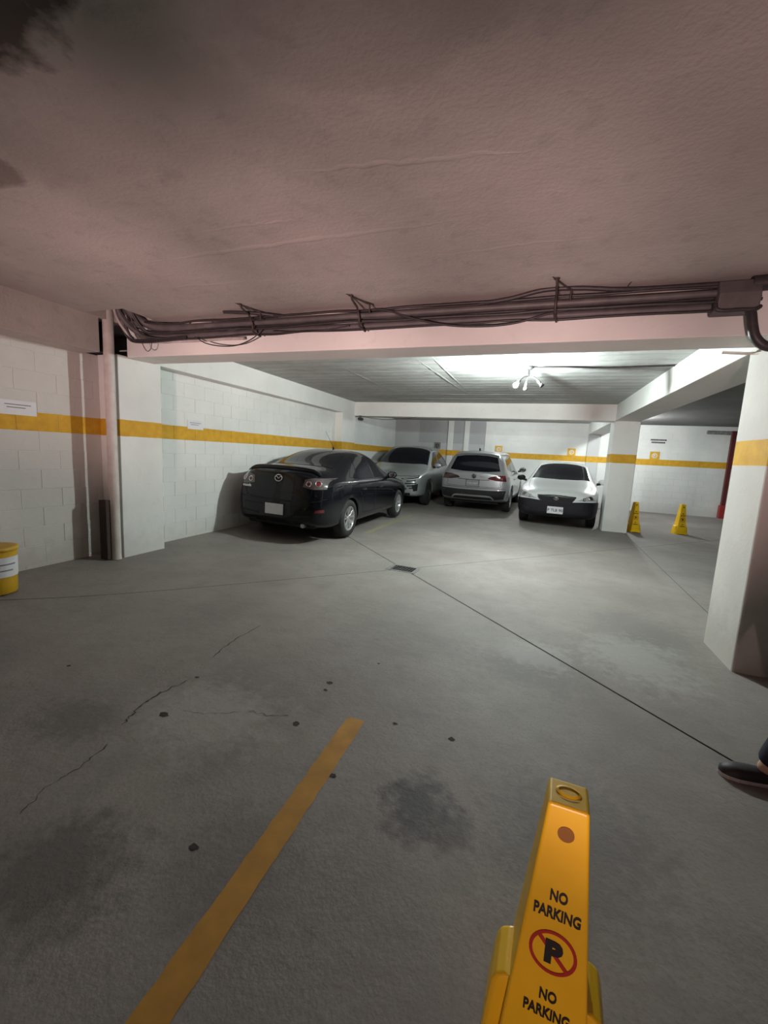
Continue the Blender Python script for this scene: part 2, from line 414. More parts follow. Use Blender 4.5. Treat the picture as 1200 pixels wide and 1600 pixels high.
for a, b, w, h in (((-1.68, 5.4), (-1.40, 9.7), .06, .012), ((-1.42, 5.3), (-1.38, 8.8), .04, .010), ((-2.97, 5.6), (-2.95, 9.2), .05, .010), ((-4.2, 9.0), (1.2, 9.05), .06, .015), ((-4.2, 9.7), (1.4, 9.75), .06, .015), ((-4, 5.2), (1.3, 5.25), .05, .015), ((-4, 6.6), (.9, 6.62), .03, .012)): ridge(rl(a, b, 36, .02), w, h, c2, CEILBAY)

# beams
structure('trim_1', MB().box(XP, 6.6, 3.803, 4.177, ZB, ZC+.01), PLAIN, 'long white concrete beam below the cable run', .008)
structure('trim_2', MB().box(-5.4, XP-.015, 4.20, 10.6, ZB, ZC+.01), PLAIN, 'white concrete beam running along the left wall', .006)
structure('trim_3', MB().box(-5.4, 1.584, 10.488, 10.90, ZB-.01, ZC+.01), PLAIN, 'white concrete beam above the three cars at the back', .006)
structure('trim_4', MB().box(1.584, 2.093, 4.177, 15.7, ZB+.005, ZC+.01), PLAIN, 'white concrete beam running back to the square column', .006)
structure('trim_5', MB().box(-5.4, XP+.006, -4.6, 3.47, ZB-.02, ZC+.01), CEIL, 'plastered beam over the left wall in front', .006)
structure('trim_6', MB().box(1.584, 2.093, -4.6, 3.803, ZB+.005, ZC+.01), PLAIN, 'concrete beam running forward from the right column', .006)
structure('trim_7', MB().box(-5.4, 6.6, -3.35, -2.95, ZB, ZC+.01), UNSEEN_DARK, 'concrete beam behind the photographer', .006)
# columns / pillars
structure('trim_8', MB().box(-5.3, XP, 3.678, 4.274, 0, ZB+.01), WALL, 'white pillar with yellow band in the left wall', .006)
structure('trim_9', MB().box(-5.4, XP-.015, 9.75, 10.55, 0, ZB+.01), WALL, 'white corner pillar with yellow band behind the black car', .006)
structure('trim_10', MB().box(1.584, 2.093, 10.604, 11.11, -.02, ZB+.01), WALL, 'square white column with yellow band beside the white car', .012)
structure('trim_11', MB().box(1.545, 2.10, 3.714, 4.286, -.02, ZB+.01), DIMGRIMY, 'big near white column with yellow band at the right', .015)  # column tone dimmed in its colour like the near wall

# block walls -----------------------------------------------------------------
def block_mesh(w, h, d, name='block'):
    return MB().box(0, d, 0, w, 0, h).mesh(name, WALL, .006, 2)
BLK = {}
def block_wall(name, label, fixed, a0, a1, z0, z1, axis, side, zoff=.146, bw=.40, bh=.20, mat=WALL):
    """axis 'Y': wall in plane x=fixed running along y, face toward +x; axis 'X': plane y=fixed, face toward -y."""
    th = .15
    if axis == 'Y': back = MB().box(fixed-th, fixed-.004, a0, a1, z0-.1, z1)
    else: back = MB().box(a0, a1, fixed+.004, fixed+th, z0-.1, z1)
    root = structure(name, back, JOINT, label)
    k = 0; z = zoff - bh*math.ceil((zoff-z0)/bh)
    row = 0
    while z < z1 - .01:
        za, zb = max(z, z0-.02), min(z+bh, z1)
        a = a0 - (bw/2 if row % 2 else 0)
        while a < a1 - .01:
            p0, p1 = max(a, a0), min(a+bw, a1)
            if p1-p0 > .03 and zb-za > .03:
                key = (mat.name, axis, round(p1-p0, 3), round(zb-za, 3))
                if key not in BLK:
                    g = .0012
                    if axis == 'Y': mb = MB().box(-.03, 0, g, p1-p0-g, g, zb-za-g)
                    else: mb = MB().box(g, p1-p0-g, 0, .03, g, zb-za-g)
                    BLK[key] = mb.mesh('block', mat, .0025, 1)
                pr = random.uniform(-.0018, .0018)
                o = link('block', BLK[key], None, root)
                o.location = (fixed+pr, p0, za) if axis == 'Y' else (p0, fixed-pr, za)
            a += bw
        z += bh; row += 1
    return root
block_wall('wall_left', 'white painted block wall with yellow stripe along the left side', XW, 4.274, 9.75, .10, ZB, 'Y', 1)
block_wall('wall_left', 'dimmed grimy near stretch of the left block wall behind the yellow bucket', XN, 1.2, 3.678, .10, ZB, 'Y', 1, mat=DIMGRIMY)
structure('wall_left', MB().box(XN-.15, XN, -4.7, 1.2, 0, ZB), WALL, 'left wall beside and behind the photographer')
structure('wall_left', MB().box(-5.25, -5.10, 10.55, 15.6, 0, ZC), WALL, 'white left wall beyond the corner pillar')
YB = 15.55
block_wall('wall_back', 'white painted block wall with yellow stripe at the far end', YB, -1.62, 5.38, .04, ZC, 'X', 1)
wb = structure('wall_back', MB().box(-5.3, -1.62, YB, YB+.15, 0, ZC), make_wall_mat('grey_far_wall', (.50, .51, .51)), 'grey far wall with darker grey panels behind the parked cars')
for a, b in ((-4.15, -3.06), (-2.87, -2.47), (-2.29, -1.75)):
    MB().box(a, b, YB-.006, YB+.02, 1.98, ZC-.02).build('panel', GREYWALL, wb)  # plain panels, darker than the wall around them
for a, b in ((-3.06, -2.87), (-2.47, -2.29), (-1.72, -1.46)):
    MB().box(a, b, YB-.05, YB+.02, 0.05, ZC-.01).build('rib', WALL, wb, .005)
structure('trim_12', MB().box(1.60, 1.95, YB-.05, YB+.05, 0, ZC), make_wall_mat('dull_pilaster', (.52, .53, .53)), 'dull grey pilaster with yellow band on the far wall', .005)
structure('wall_back', MB().box(5.38, 6.7, YB, YB+.15, 0, ZC), WALL, 'far wall past the red post')
structure('wall_right', MB().box(6.6, 6.75, -4.7, 15.7, 0, ZC), UNSEEN_DARK, 'right side wall of the garage')
structure('wall_front', MB().box(-5.3, 6.7, -4.75, -4.6, 0, ZC), UNSEEN_DARK, 'wall behind the photographer')

# ------------------------------------------------------------------ lamps
BULBGLASS = mat_base('lit_bulb', (1, 1, 1), .4, emis=(.90, 1.0, .97), estr=BULB_MAIN)
BULBGLASS2 = mat_base('lit_bulb_back', (1, 1, 1), .4, emis=(.94, 1.0, 1.0), estr=BULB_BACK)
BULBGLASS4 = mat_base('lit_bulb_right', (1, 1, 1), .4, emis=(.94, 1.0, 1.0), estr=BULB_BACK * 1.3)
BULBOFF = mat_base('unlit_bulb', (.6, .62, .62), .25)
def bulb_mesh(mb, p, d, r):
    d = Vector(d).normalized(); rot = Vector((0, 0, 1)).rotation_difference(d).to_matrix().to_4x4()
    b = MB().lathe([(.0001, r*2.1), (r*.6, r*1.95), (r*.95, r*1.5), (r, r*1.1), (r*.85, r*.6), (r*.5, r*.15), (r*.42, -.01), (.0001, -.01)], 14)
    b.xf(Matrix.Translation(p) @ rot); mb.add(b.v, b.f, True); return mb
lx, ly = -.19, 6.40
DROP = -.10
lamp = empty('ceiling_lamp', (lx, ly, ZC)); tag(lamp, 'three-armed ceiling lamp with one glowing bulb above the cars', 'lamp')
MB().lathe([(.0001, 0), (.07, 0), (.07, -.02), (.045, -.045), (.0001, -.05)], 20).build('ceiling_rose', CABLEK, lamp)
MB().tube([(0, 0, -.03), (0, 0, -.05+DROP)], [.012, .018], 8).build('stem', CABLEK, lamp)
for k, (a, lit) in enumerate(((math.radians(222), True), (math.radians(340), False), (math.radians(100), False))):
    ca, sa = math.cos(a), math.sin(a)
    arm = MB().tube(bez([(0, 0, -.04+DROP), (.07*ca, .07*sa, -.050+DROP), (.13*ca, .13*sa, -.09+DROP)], 8), .011, 8).build('arm', CABLEK, lamp)
    d = Vector((ca*.65, sa*.65, -.75)); p = Vector((.13*ca, .13*sa, -.09+DROP))
    MB().tube([p, p+d*.03, p+d*.07], [.014, .024, .024], 10).build('socket', CABLEK, arm)
    if lit: bulb_mesh(MB(), p+d*.078, d, .034).build('bulb', BULBGLASS, arm)
    else: MB().lathe([(.020, 0), (.034, .05), (.030, .05), (.018, .004)], 12, close=True).xf(Matrix.Translation(p+d*.07) @ Vector((0, 0, 1)).rotation_difference(d).to_matrix().to_4x4()).build('shade_ring', CABLEK, arm)
# lamp of the back bay, hidden from the photograph by the square column and beam
l2 = empty('ceiling_lamp', (2.32, 13.3, ZC)); tag(l2, 'bare bulb lamp of the far bay hidden behind the square column', 'lamp')
MB().lathe([(.0001, 0), (.06, 0), (.06, -.02), (.03, -.04), (.025, -.16), (.0001, -.16)], 16).build('ceiling_rose', STEEL, l2)
bulb_mesh(MB(), Vector((0, 0, -.165)), (0, 0, -1), .035).build('bulb', BULBGLASS4, l2)
l4 = empty('ceiling_lamp', (-.7, 12.9, ZC)); tag(l4, 'bare bulb lamp hidden above the cars behind the far beam', 'lamp')
MB().lathe([(.0001, 0), (.06, 0), (.06, -.02), (.03, -.03), (.025, -.035), (.0001, -.035)], 16).build('ceiling_rose', STEEL, l4)
bulb_mesh(MB(), Vector((0, 0, -.037)), (0, 0, -1), .035).build('bulb', BULBGLASS2, l4)
# added stand for the fill spots, and an added dim warm fill bulb
fl = empty('fill_light_stand', (-.6, -2.7, 0)); tag(fl, 'added low stand with six warm fill heads behind the photographer', 'fill_light')
MB().tube([(0, 0, 0), (0, 0, .40)], .02, 8).build('post', STEEL, fl); MB().tube([(-.95, 0, .37), (1.25, 0, .37)], .02, 8).build('crossbar', STEEL, fl)
for sx in (-1, 1): MB().tube([(sx*.3, -.2, .01), (0, 0, .15), (sx*.3, .2, .01)], .015, 6).build('foot', STEEL, fl)
for fo in FILL_SPOTS:
    h = MB().lathe([(.0001, .10), (.07, .09), (.11, .04), (.12, .02), (.11, .02), (.10, .04), (.0001, .05)], 20).build('fill_head', STEEL, fl)
    h.location = fo.location - fl.location; h.rotation_euler = fo.rotation_euler
BULBGLASS3 = mat_base('warm_fill_bulb', (1, 1, 1), .4, emis=(1.0, .72, .66), estr=BULB_FILL)
l3 = empty('ceiling_lamp', (-1.2, -1.6, ZC)); tag(l3, 'added dim warm fill bulb on the ceiling behind the photographer', 'lamp')
MB().lathe([(.0001, 0), (.06, 0), (.06, -.02), (.03, -.04), (.025, -.10), (.0001, -.10)], 16).build('ceiling_rose', STEEL, l3)
bulb_mesh(MB(), Vector((0, 0, -.105)), (0, 0, -1), .035).build('bulb', BULBGLASS3, l3)
# cable on the ceiling to the lamp
tag(MB().tube(bez([(lx+.06, ly, ZC-.016), (.3, 6.42, ZC-.013), (.8, 6.50, ZC-.014), (1.57, 6.45, ZC-.013)], 8), .012, 6).build('lamp_cable', CABLEK), 'thin dark cable on the ceiling feeding the lamp', 'cable')

# ------------------------------------------------------------------ pipes and cables along the beam
def run(name, pts, r, mat, label, cat='cable', n=8, sub=10, group=None, rad=None):
    o = MB().tube(bez(pts, sub), r, n).build(name, mat); tag(o, label, cat, group); return o
def along(x0, x1, y, z, wob, n=14, sag=0, dx=0):
    out = []
    for i in range(n+1):
        t = i/n; out.append((x0+(x1-x0)*t, y+random.uniform(-wob, wob), z+random.uniform(-wob, wob)-sag*math.sin(math.pi*t)))
    return out
L_IN = [(-4.25, 3.50, 3.05), (-4.23, 3.52, 2.90)]
run('conduit', [(-4.18, 3.45, 3.0), (-4.17, 3.5, 2.86), (-4.08, 3.66, 2.75)] + along(-3.8, 1.30, 3.715, 2.715, .004, 10), .042, CONDUIT, 'thickest grey conduit in the run along the beam', 'conduit', 14)
run('conduit', [(-4.30, 3.45, 3.0), (-4.30, 3.52, 2.80), (-4.20, 3.68, 2.66)] + along(-3.9, 1.32, 3.735, 2.640, .004, 10), .030, CONDUIT, 'lower grey conduit under the thickest one along the beam', 'conduit', 12)
run('conduit', along(-4.02, 1.20, 3.775, 2.775, .002, 8), .020, CONDUITL, 'pale thin conduit tight under the ceiling along the beam', 'conduit', 10)
run('conduit', [(-4.36, 3.46, 3.0), (-4.36, 3.52, 2.78), (-4.28, 3.66, 2.605)] + along(-4.0, -2.9, 3.745, 2.590, .003, 5), .016, CONDUITL, 'short pale conduit at the left end below the others', 'conduit', 10)
run('conduit', along(-3.3, 1.3, 3.645, 2.700, .003, 10), .024, CONDUIT, 'slim front conduit overlapping the thick one along the beam', 'conduit', 10)
for i, (y, z, r, x0, lab) in enumerate(((3.66, 2.655, .012, -4.1, 'black cable lying along the front of the conduits'), (3.70, 2.605, .010, -3.95, 'lowest straight black cable beneath the conduits'), (3.64, 2.745, .011, -3.9, 'upper black cable laid in front of the thick conduit'), (3.68, 2.675, .009, -4.0, 'thin black cable between the two grey conduits'))):
    run('cable', [(-4.14-.05*i, 3.46, 2.98), (-4.13-.05*i, 3.50, 2.84), (-4.08-.03*i, 3.60, z+.03)] + along(x0+.15, 1.34, y, z, .007, 16), r, CABLEK, lab, 'cable', 7)
run('cable', [(-.55, 3.66, 2.74), (-.30, 3.63, 2.755), (-.05, 3.60, 2.79), (.20, 3.60, 2.785), (.45, 3.62, 2.765), (.7, 3.65, 2.765), (1.25, 3.66, 2.765)], .018, CABLEK, 'thick black cable humped over the right-hand hanger', 'cable', 8)
run('cable', [(-3.45, 3.66, 2.60), (-3.30, 3.65, 2.53), (-3.10, 3.65, 2.495), (-2.90, 3.65, 2.50), (-2.72, 3.65, 2.56), (-2.60, 3.66, 2.66)], .0055, CABLEK, 'thin cable sagging in a loop at the left of the beam', 'cable', 6)
run('cable', [(-4.18, 3.66, 2.56), (-4.14, 3.66, 2.50), (-4.09, 3.65, 2.475), (-4.05, 3.65, 2.50), (-4.04, 3.66, 2.58)], .004, CABLEK, 'tiny wire loop hanging at the left end of the beam', 'cable', 6)
run('cable', [(-1.60, 3.63, 2.735), (-1.35, 3.62, 2.73), (-1.1, 3.62, 2.65), (-.80, 3.62, 2.58), (-.50, 3.62, 2.555), (-.25, 3.63, 2.57), (-.02, 3.64, 2.625), (.15, 3.66, 2.66)], .009, CABLEK, 'black cable drooping below the conduits at mid beam', 'cable', 6)
run('cable', [(-2.5, 3.66, 2.62), (-2.3, 3.65, 2.60), (-2.05, 3.65, 2.592), (-1.85, 3.66, 2.61), (-1.7, 3.67, 2.63)], .006, CABLEK, 'slack thin cable between the left and middle hangers', 'cable', 6)
run('cable', [(-3.0, 3.56, 2.79), (-2.85, 3.55, 2.775), (-2.65, 3.58, 2.765), (-2.45, 3.66, 2.755)], .016, CABLEK, 'stub of black cable sticking out above the left hanger', 'cable', 8)
run('cable', [(.52, 3.63, 2.785), (.53, 3.60, 2.797), (.555, 3.57, 2.815), (.575, 3.56, 2.80)], .004, CABLEK, 'tiny stray wire poking up above the right conduits', 'cable', 5)
for k, (x, z) in enumerate(((-4.03, 2.60), (-3.98, 2.63))):
    run('cable', [(-4.40+.06*k, 3.47, 2.95), (-4.38+.06*k, 3.55, 2.78), (-4.34+.05*k, 3.62, 2.62), (-4.2, 3.66, 2.575+.02*k), (-3.6, 3.70, 2.60+.02*k)], .013, CABLEK, ('outer' if k == 0 else 'inner') + ' black cable curling out of the ceiling hole beside the pillar', 'cable', 8)
# hangers
def hanger(x, label):
    h = empty('pipe_hanger', (x, 3.42, ZC)); tag(h, label, 'hanger', 'hangers holding the conduits under the ceiling')
    MB().tube([(0, 0, .01), (.005, .02, -.03), (.01, .12, -.06), (.01, .17, -.12), (.012, .185, -.20), (.03, .28, -.215)], .010, 6).build('strap', STEEL, h)
    MB().tube([(-.03, -.03, .004), (.06, .10, -.02), (.12, .16, -.035)], .007, 6).build('brace', STEEL, h)
    MB().tube([(.11, .16, -.03), (.11, .165, -.10)], .008, 6).build('hook', STEEL, h)
    MB().lathe([(.0001, .001), (.022, .001), (.022, -.006), (.0001, -.006)], 10).build('anchor', STEEL, h)
hanger(-2.70, 'left hanger strap over the conduits, above the sagging loop')
hanger(-1.58, 'middle hanger strap over the conduits along the beam')
hanger(.03, 'right hanger strap over the conduits, under the humped cable')
# pipe clips on the pale conduit
for i, x in enumerate((-3.95, -3.78, -3.60, -3.30, -.95)):
    tag(MB().lathe([(.021, -.012), (.026, -.012), (.026, .012), (.021, .012)], 12, 'X', (x, 3.775, 2.775), close=True).build('pipe_clip', STEEL if i < 4 else CONDUITL),
        (('leftmost', 'second', 'third')[i] + ' dark clip on the pale conduit beside the ceiling hole' if i < 3 else 'dark clip around the pale conduit left of the first hanger' if i == 3 else 'light clip on the pale conduit at mid beam'), 'clip', 'clips on the pale conduit')
# sleeve and hose at the right
sl = empty('cable_sleeve', (1.2, 3.69, 2.68)); tag(sl, 'dark box-like sleeve around the cables beside the right column', 'cable sleeve')
MB().prism([(-.10, -.10), (.07, -.105), (.085, -.04), (.07, .09), (-.08, .09), (-.11, .0)], 'X', -.13, .11).build('cover', CONDUIT, sl, .012)
MB().tube(bez([(-.14, -.09, -.06), (-.13, -.10, -.10), (-.08, -.105, -.112), (.0, -.105, -.11), (.08, -.105, -.112), (.115, -.09, -.09)], 6), .014, 6).build('hem', CABLEK, sl)
run('hose', [(1.24, 3.66, 2.66), (1.28, 3.645, 2.58), (1.30, 3.635, 2.48), (1.325, 3.63, 2.40), (1.38, 3.63, 2.345), (1.46, 3.635, 2.33), (1.60, 3.65, 2.335), (1.8, 3.66, 2.34), (2.4, 3.66, 2.34)], .030, CABLEK, 'thick black hose bending down in front of the right column', 'hose', 12)
run('conduit', [(1.26, 3.64, 2.745), (1.5, 3.63, 2.75), (1.9, 3.63, 2.75), (2.6, 3.63, 2.75)], .05, CABLEK, 'fat black cable bundle passing the top of the right column', 'conduit', 10)
run('conduit', [(1.34, 4.23, 2.44), (1.52, 4.20, 2.42), (1.56, 4.0, 2.39), (1.56, 3.7, 2.37), (1.52, 3.66, 2.36)], .012, PIPEW, 'thin pale conduit wrapping the top of the right column', 'conduit', 8)
# drain pipe on the pillar
tag(MB().tube([(-4.595, 3.585, .09), (-4.595, 3.585, 3.1)], .054, 16).build('drain_pipe', PIPEW), 'white painted vertical drain pipe in front of the left pillar', 'pipe')
MBd = MB().box(-4.712, -4.60, 3.478, 3.535, .10, .80)  # added dark box in place of the shaded recess behind the pipe
tag(MBd.build('dark_recess_box', noisy('recess_dark_brown', (.035, .022, .018), (.05, .03, .025), .8), None, .004), 'dark brown box standing in for the recess between the wall and the white pipe', 'board')
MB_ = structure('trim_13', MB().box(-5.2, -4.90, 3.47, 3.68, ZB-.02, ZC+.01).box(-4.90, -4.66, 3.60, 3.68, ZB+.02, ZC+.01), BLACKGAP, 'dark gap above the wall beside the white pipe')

# ------------------------------------------------------------------ text helper
def text_mesh(body, size, depth=.001, bold=.0, sx=1.0, spacing=1.0, line=1.0):
    cu = bpy.data.curves.new('t', 'FONT'); cu.body = body; cu.size = size; cu.align_x = 'CENTER'; cu.align_y = 'CENTER'; cu.extrude = depth; cu.offset = bold; cu.space_character = spacing; cu.space_line = line; cu.resolution_u = 3
    o = bpy.data.objects.new('t', cu); COL.objects.link(o)
    dg = bpy.context.evaluated_depsgraph_get(); me = bpy.data.meshes.new_from_object(o.evaluated_get(dg))
    bpy.data.objects.remove(o); bpy.data.curves.remove(cu)
    if sx != 1: me.transform(Matrix.Diagonal((sx, 1, 1, 1)))
    return me
def put_text(name, body, size, mat, parent, m, **kw):
    me = text_mesh(body, size, **kw); me.materials.clear(); me.materials.append(mat); me.transform(m)
    return link(name, me, None, parent)
def frame(o, xa, ya):
    xa = Vector(xa).normalized(); za = xa.cross(Vector(ya)).normalized(); ya = za.cross(xa)
    m = Matrix.Identity(4)
    for i in range(3): m[i][0], m[i][1], m[i][2], m[i][3] = xa[i], ya[i], za[i], o[i]
    return m

# ------------------------------------------------------------------ no parking cones
def make_cone(loc, rz, label, sc=1.0):
    c = empty('parking_cone', loc, rz); c.scale = (sc, sc, sc)
    tag(c, label, 'cone', 'yellow no parking cones')
    H, b, t = .70, .107, .045
    z0 = .05
    def half(z): return b + (t-b)*z/H
    mb = MB().frustum((0, 0), half(z0), t, z0, H)
    mb.build('body', CONEY, c, .007, 3)
    # flared skirt with feet at the base
    sk = MB().frustum((0, 0), b+.022, half(.05)+.004, .012, .055)
    for sx in (-1, 1):
        for sy in (-1, 1): sk.box(sx*(b-.01)-.03, sx*(b-.01)+.03, sy*(b-.01)-.03, sy*(b-.01)+.03, 0, .02)
    sk.build('skirt', CONEY, c, .004)
    # top recess with carrying slot
    ring = MB(); n = 20
    vo = []; vi = []
    for k in range(n):
        a = 2*math.pi*k/n; vo.append((.030*math.cos(a), .022*math.sin(a)+.004, H+.0012)); vi.append((.023*math.cos(a), .015*math.sin(a)+.004, H+.005))
    ring.add(vo+vi, [(k, (k+1) % n, n+(k+1) % n, n+k) for k in range(n)], True)
    ring.add([(v[0], v[1], H+.002) for v in vi], [tuple(range(n))])
    ring.build('top_rim', CONEY, c)
    # side wings low on the left and right faces
    for s in (-1, 1):
        prof = []
        for z in (.0, .07, .12, .16, .188, .200): prof.append(z)
        w = MB(); vs = []
        hw = lambda z: half(z)*.72
        out = lambda z: half(z) + (.040 if z < .17 else .032 if z < .195 else .012)
        for z in prof:
            for y in (-hw(z), -hw(z)*.9, hw(z)*.9, hw(z)):
                o = out(z) if abs(y) < hw(z)*.95 else out(z)-.010
                vs.append((s*o, y, z))
            for y in (hw(z), -hw(z)): vs.append((s*(half(z)-.01), y, z))
        fs = []
        for i in range(len(prof)-1):
            for k in range(6): fs.append((i*6+k, i*6+(k+1) % 6, (i+1)*6+(k+1) % 6, (i+1)*6+k))
        fs += [tuple(range(6)), tuple(range(len(prof)*6-6, len(prof)*6))]
        w.add(vs, fs).build('side_wing', CONEY, c, .004)
    # printing on all four faces
    lean = math.atan2(b-t, H)
    for q in range(4):
        R4 = Matrix.Rotation(q*math.pi/2, 4, 'Z')
        if q in (1, 3): continue
        def at(z, off=.0014): return Vector((0, -half(z)-off*math.cos(lean), z+off*math.sin(lean)))
        up = Vector((0, math.sin(lean), math.cos(lean)))
        def fr(z): return R4 @ frame(at(z), (1, 0, 0), up)
        d = MB(); n = 24
        d.add([(.0185*math.cos(2*math.pi*k/n), .0185*math.sin(2*math.pi*k/n), 0) for k in range(n)], [tuple(range(n))]); d.xf(fr(.635)); d.build('round_hole', CONED, c)
        for zz in (.457, .207):
            put_text('lettering', 'NO', .038, INK, c, fr(zz+.022), depth=.0003, bold=.0013, sx=.66)
            put_text('lettering', 'PARKING', .038, INK, c, fr(zz-.022), depth=.0003, bold=.0013, sx=.66)
        r = MB().lathe([(.046, 0), (.0535, 0), (.0535, .0006), (.046, .0006)], 36, 'Z', close=True, smooth=False)
        L = .047/math.sqrt(2); w_ = .0032
        r.add([(-L-w_, L-w_, .0008), (-L+w_, L+w_, .0008), (L+w_, -L+w_, .0008), (L-w_, -L-w_, .0008)], [(0, 1, 2, 3)])
        r.xf(fr(.340)); r.build('prohibition_ring', REDINK, c)
        put_text('lettering', 'P', .072, INK, c, fr(.338), depth=.0011, bold=.0045)
    return c
make_cone((.154, 1.034, 0), math.radians(-3), 'large close-up yellow cone marked NO PARKING at the bottom of the picture')
make_cone((2.28, 10.98, 0), math.radians(14), 'far yellow no parking cone right against the square column', .98)
make_cone((3.30, 11.35, 0), math.radians(12), 'far yellow no parking cone standing alone in front of the far wall', .98)

# ------------------------------------------------------------------ bucket, papers, signs, security camera, red post
bx, by = -4.50, 2.335; bz = fz(bx, by)
bk = empty('bucket', (bx, by, bz)); tag(bk, 'yellow bucket with a white paper label against the left wall', 'bucket')
BUCKY = noisy('yellow_bucket', (.62, .36, .01), (.5, .29, .01), .45, 6)
MB().lathe([(.0001, 0), (.140, 0), (.146, .01), (.160, .40), (.150, .40), (.138, .02), (.0001, .02)], 36).build('body', BUCKY, bk)
MB().lathe([(.0001, .425), (.12, .425), (.150, .43), (.168, .425), (.170, .395), (.160, .392), (.0001, .39)], 36).build('lid', BUCKY, bk)
lab = MB(); n = 30; vs = []
for z in (.16, .34):
    for k in range(n+1):
        a = math.radians(-120 + 200*k/n); r = .1485 + .0375*z*.95; vs.append((r*math.cos(a), r*math.sin(a), z))
lab.add(vs, [(k, k+1, n+2+k, n+1+k) for k in range(n)], True); lb = lab.build('paper_label', PAPER, bk)
for zz, a0, a1 in ((.27, -60, 30), (.215, -70, 20)):
    l3 = MB(); vs = []; n3 = 16
    for z in (zz, zz+.012):
        for k in range(n3+1):
            a = math.radians(a0+(a1-a0)*k/n3); r = .1497 + .0375*z*.95; vs.append((r*math.cos(a), r*math.sin(a), z))
    l3.add(vs, [(k, k+1, n3+2+k, n3+1+k) for k in range(n3)]).build('print_line', PAPERPRINT, lb)

def paper(y0, y1, z0, z1, label, XW):
    o = MB().box(XW+.003, XW+.006, y0, y1, z0, z1).build('paper_notice', PAPER); tag(o, label, 'paper')
    for k, (f0, f1) in enumerate(((.15, .85), (.2, .7))):
        MB().box(XW+.006, XW+.0068, y0+(y1-y0)*f0, y0+(y1-y0)*f1, z1-(z1-z0)*(.32+.2*k), z1-(z1-z0)*(.26+.2*k)).build('print_line', PAPERPRINT, o)
paper(2.66, 2.99, 1.695, 1.835, 'white paper notice above the stripe on the near left wall', XN)
paper(4.92, 5.23, 1.71, 1.84, 'white paper notice above the stripe behind the black car', XW)
def sign(x, z, w, mat, label, mark):
    s = MB().box(x-w/2, x+w/2, YB-.022, YB-.010, z-w/2, z+w/2).build('wall_sign', mat); tag(s, label, 'sign')
    mk = MB().lathe([(w*.20, 0), (w*.30, 0), (w*.30, .001), (w*.20, .001)], 20, 'Y', (x, YB-.0232, z), close=True)
    mk.box(x-w*.10, x-w*.03, YB-.0236, YB-.0226, z-w*.16, z+w*.16).box(x-w*.03, x+w*.10, YB-.0236, YB-.0226, z+.0, z+w*.06)
    mk.build('symbol', mark, s)
sign(-3.44, 1.88, .24, SIGNG, 'dark grey square sign on the far wall above the grey car', INK)
sign(-1.23, 1.84, .25, SIGNY, 'yellow square sign on the far wall above the silver car', WHITEPRINT)
sign(1.14, 1.85, .25, SIGNY, 'yellow square sign on the far wall above the white car', WHITEPRINT)
sign(3.56, 1.85, .26, SIGNY, 'yellow square sign on the far wall right of the square column', WHITEPRINT)
wl = empty('wall_lettering', (3.6, YB-.008, 2.31)); tag(wl, 'two small rows of black lettering on the white far wall', 'lettering')
random.seed(3)
for row, (z, x0, x1) in enumerate(((.035, -.20, .20), (-.045, -.17, .17))):
    x = x0; m_ = MB()
    while x < x1: 
        w = random.uniform(.022, .036); m_.box(x, x+w, -.004, .0, z-.022, z+.022); x += w+.012
    m_.build('row', INK, wl)
sc_ = empty('security_camera', (-4.40, 10.40, 2.445)); tag(sc_, 'small dark security camera under the beam at the back left corner', 'camera')
MB().box(-.03, .03, -.03, .03, -.012, .0).build('mount', STEEL, sc_)
MB().tube([(0, 0, -.01), (.01, -.01, -.06)], .012, 8).build('neck', STEEL, sc_)
MB().tube([(-.05, .03, -.08), (.05, -.04, -.095), (.09, -.07, -.10)], [.038, .042, .036], 14).build('body', CABLEK, sc_)
tag(MB().tube(bez([(-4.38, 10.42, 2.43), (-4.2, 10.44, 2.40), (-3.7, 10.46, 2.36), (-3.2, 10.47, 2.40), (-2.9, 10.48, 2.44)], 6), .006, 5).build('cable', CABLEK), 'thin cable trailing right from the security camera', 'cable')
rp = empty('red_post', (5.50, YB-.115, fz(5.5, YB))); tag(rp, 'dark red steel post at the right end of the far wall', 'post')
MB().box(-.05, .05, -.05, .05, 0, 2.62).build('shaft', REDPOST, rp, .006)
MB().box(-.08, .08, -.08, .08, 0, .40).build('base', noisy('bright_red_paint', (.34, .03, .028), (.26, .025, .022), .5, 8), rp, .01)
tag(MB().tube([(4.85, YB-.06, 2.62), (6.5, YB-.06, 2.60)], .055, 12).build('overhead_pipe', noisy('dusty_pipe', (.10, .095, .09), (.30, .29, .28), .6, 9)), 'dark dusty pipe high on the far wall near the red post', 'pipe')

# ------------------------------------------------------------------ person at the right edge
def bake(o):
    dg = bpy.context.evaluated_depsgraph_get(); me = bpy.data.meshes.new_from_object(o.evaluated_get(dg)); bpy.data.objects.remove(o); return me
def skin(name, verts, edges, radii, mat, parent, root=0, sub=2):
    me = bpy.data.meshes.new(name); me.from_pydata(verts, edges, []); o = bpy.data.objects.new(name, me); COL.objects.link(o)
    md = o.modifiers.new('s', 'SKIN'); md.use_smooth_shade = True
    for i, r in enumerate(radii):
        sv = me.skin_vertices[0].data[i]; sv.radius = (r, r) if not isinstance(r, tuple) else r; sv.use_root = (i == root)
    o.modifiers.new('u', 'SUBSURF').levels = sub
    m2 = bake(o); m2.name = name; m2.materials.clear(); m2.materials.append(mat)
    for p in m2.polygons: p.use_smooth = True
    return link(name, m2, None, parent)
SKINM = noisy('skin', (.50, .30, .22), (.46, .27, .20), .55, 20)
NAVY = noisy('navy_trousers', (.008, .010, .022), (.014, .016, .032), .85, 30)
SHIRT = noisy('dark_shirt', (.03, .03, .035), (.045, .045, .05), .85, 20)
SHOEM = noisy('black_shoe', (.014, .010, .014), (.022, .016, .022), .55, 20)
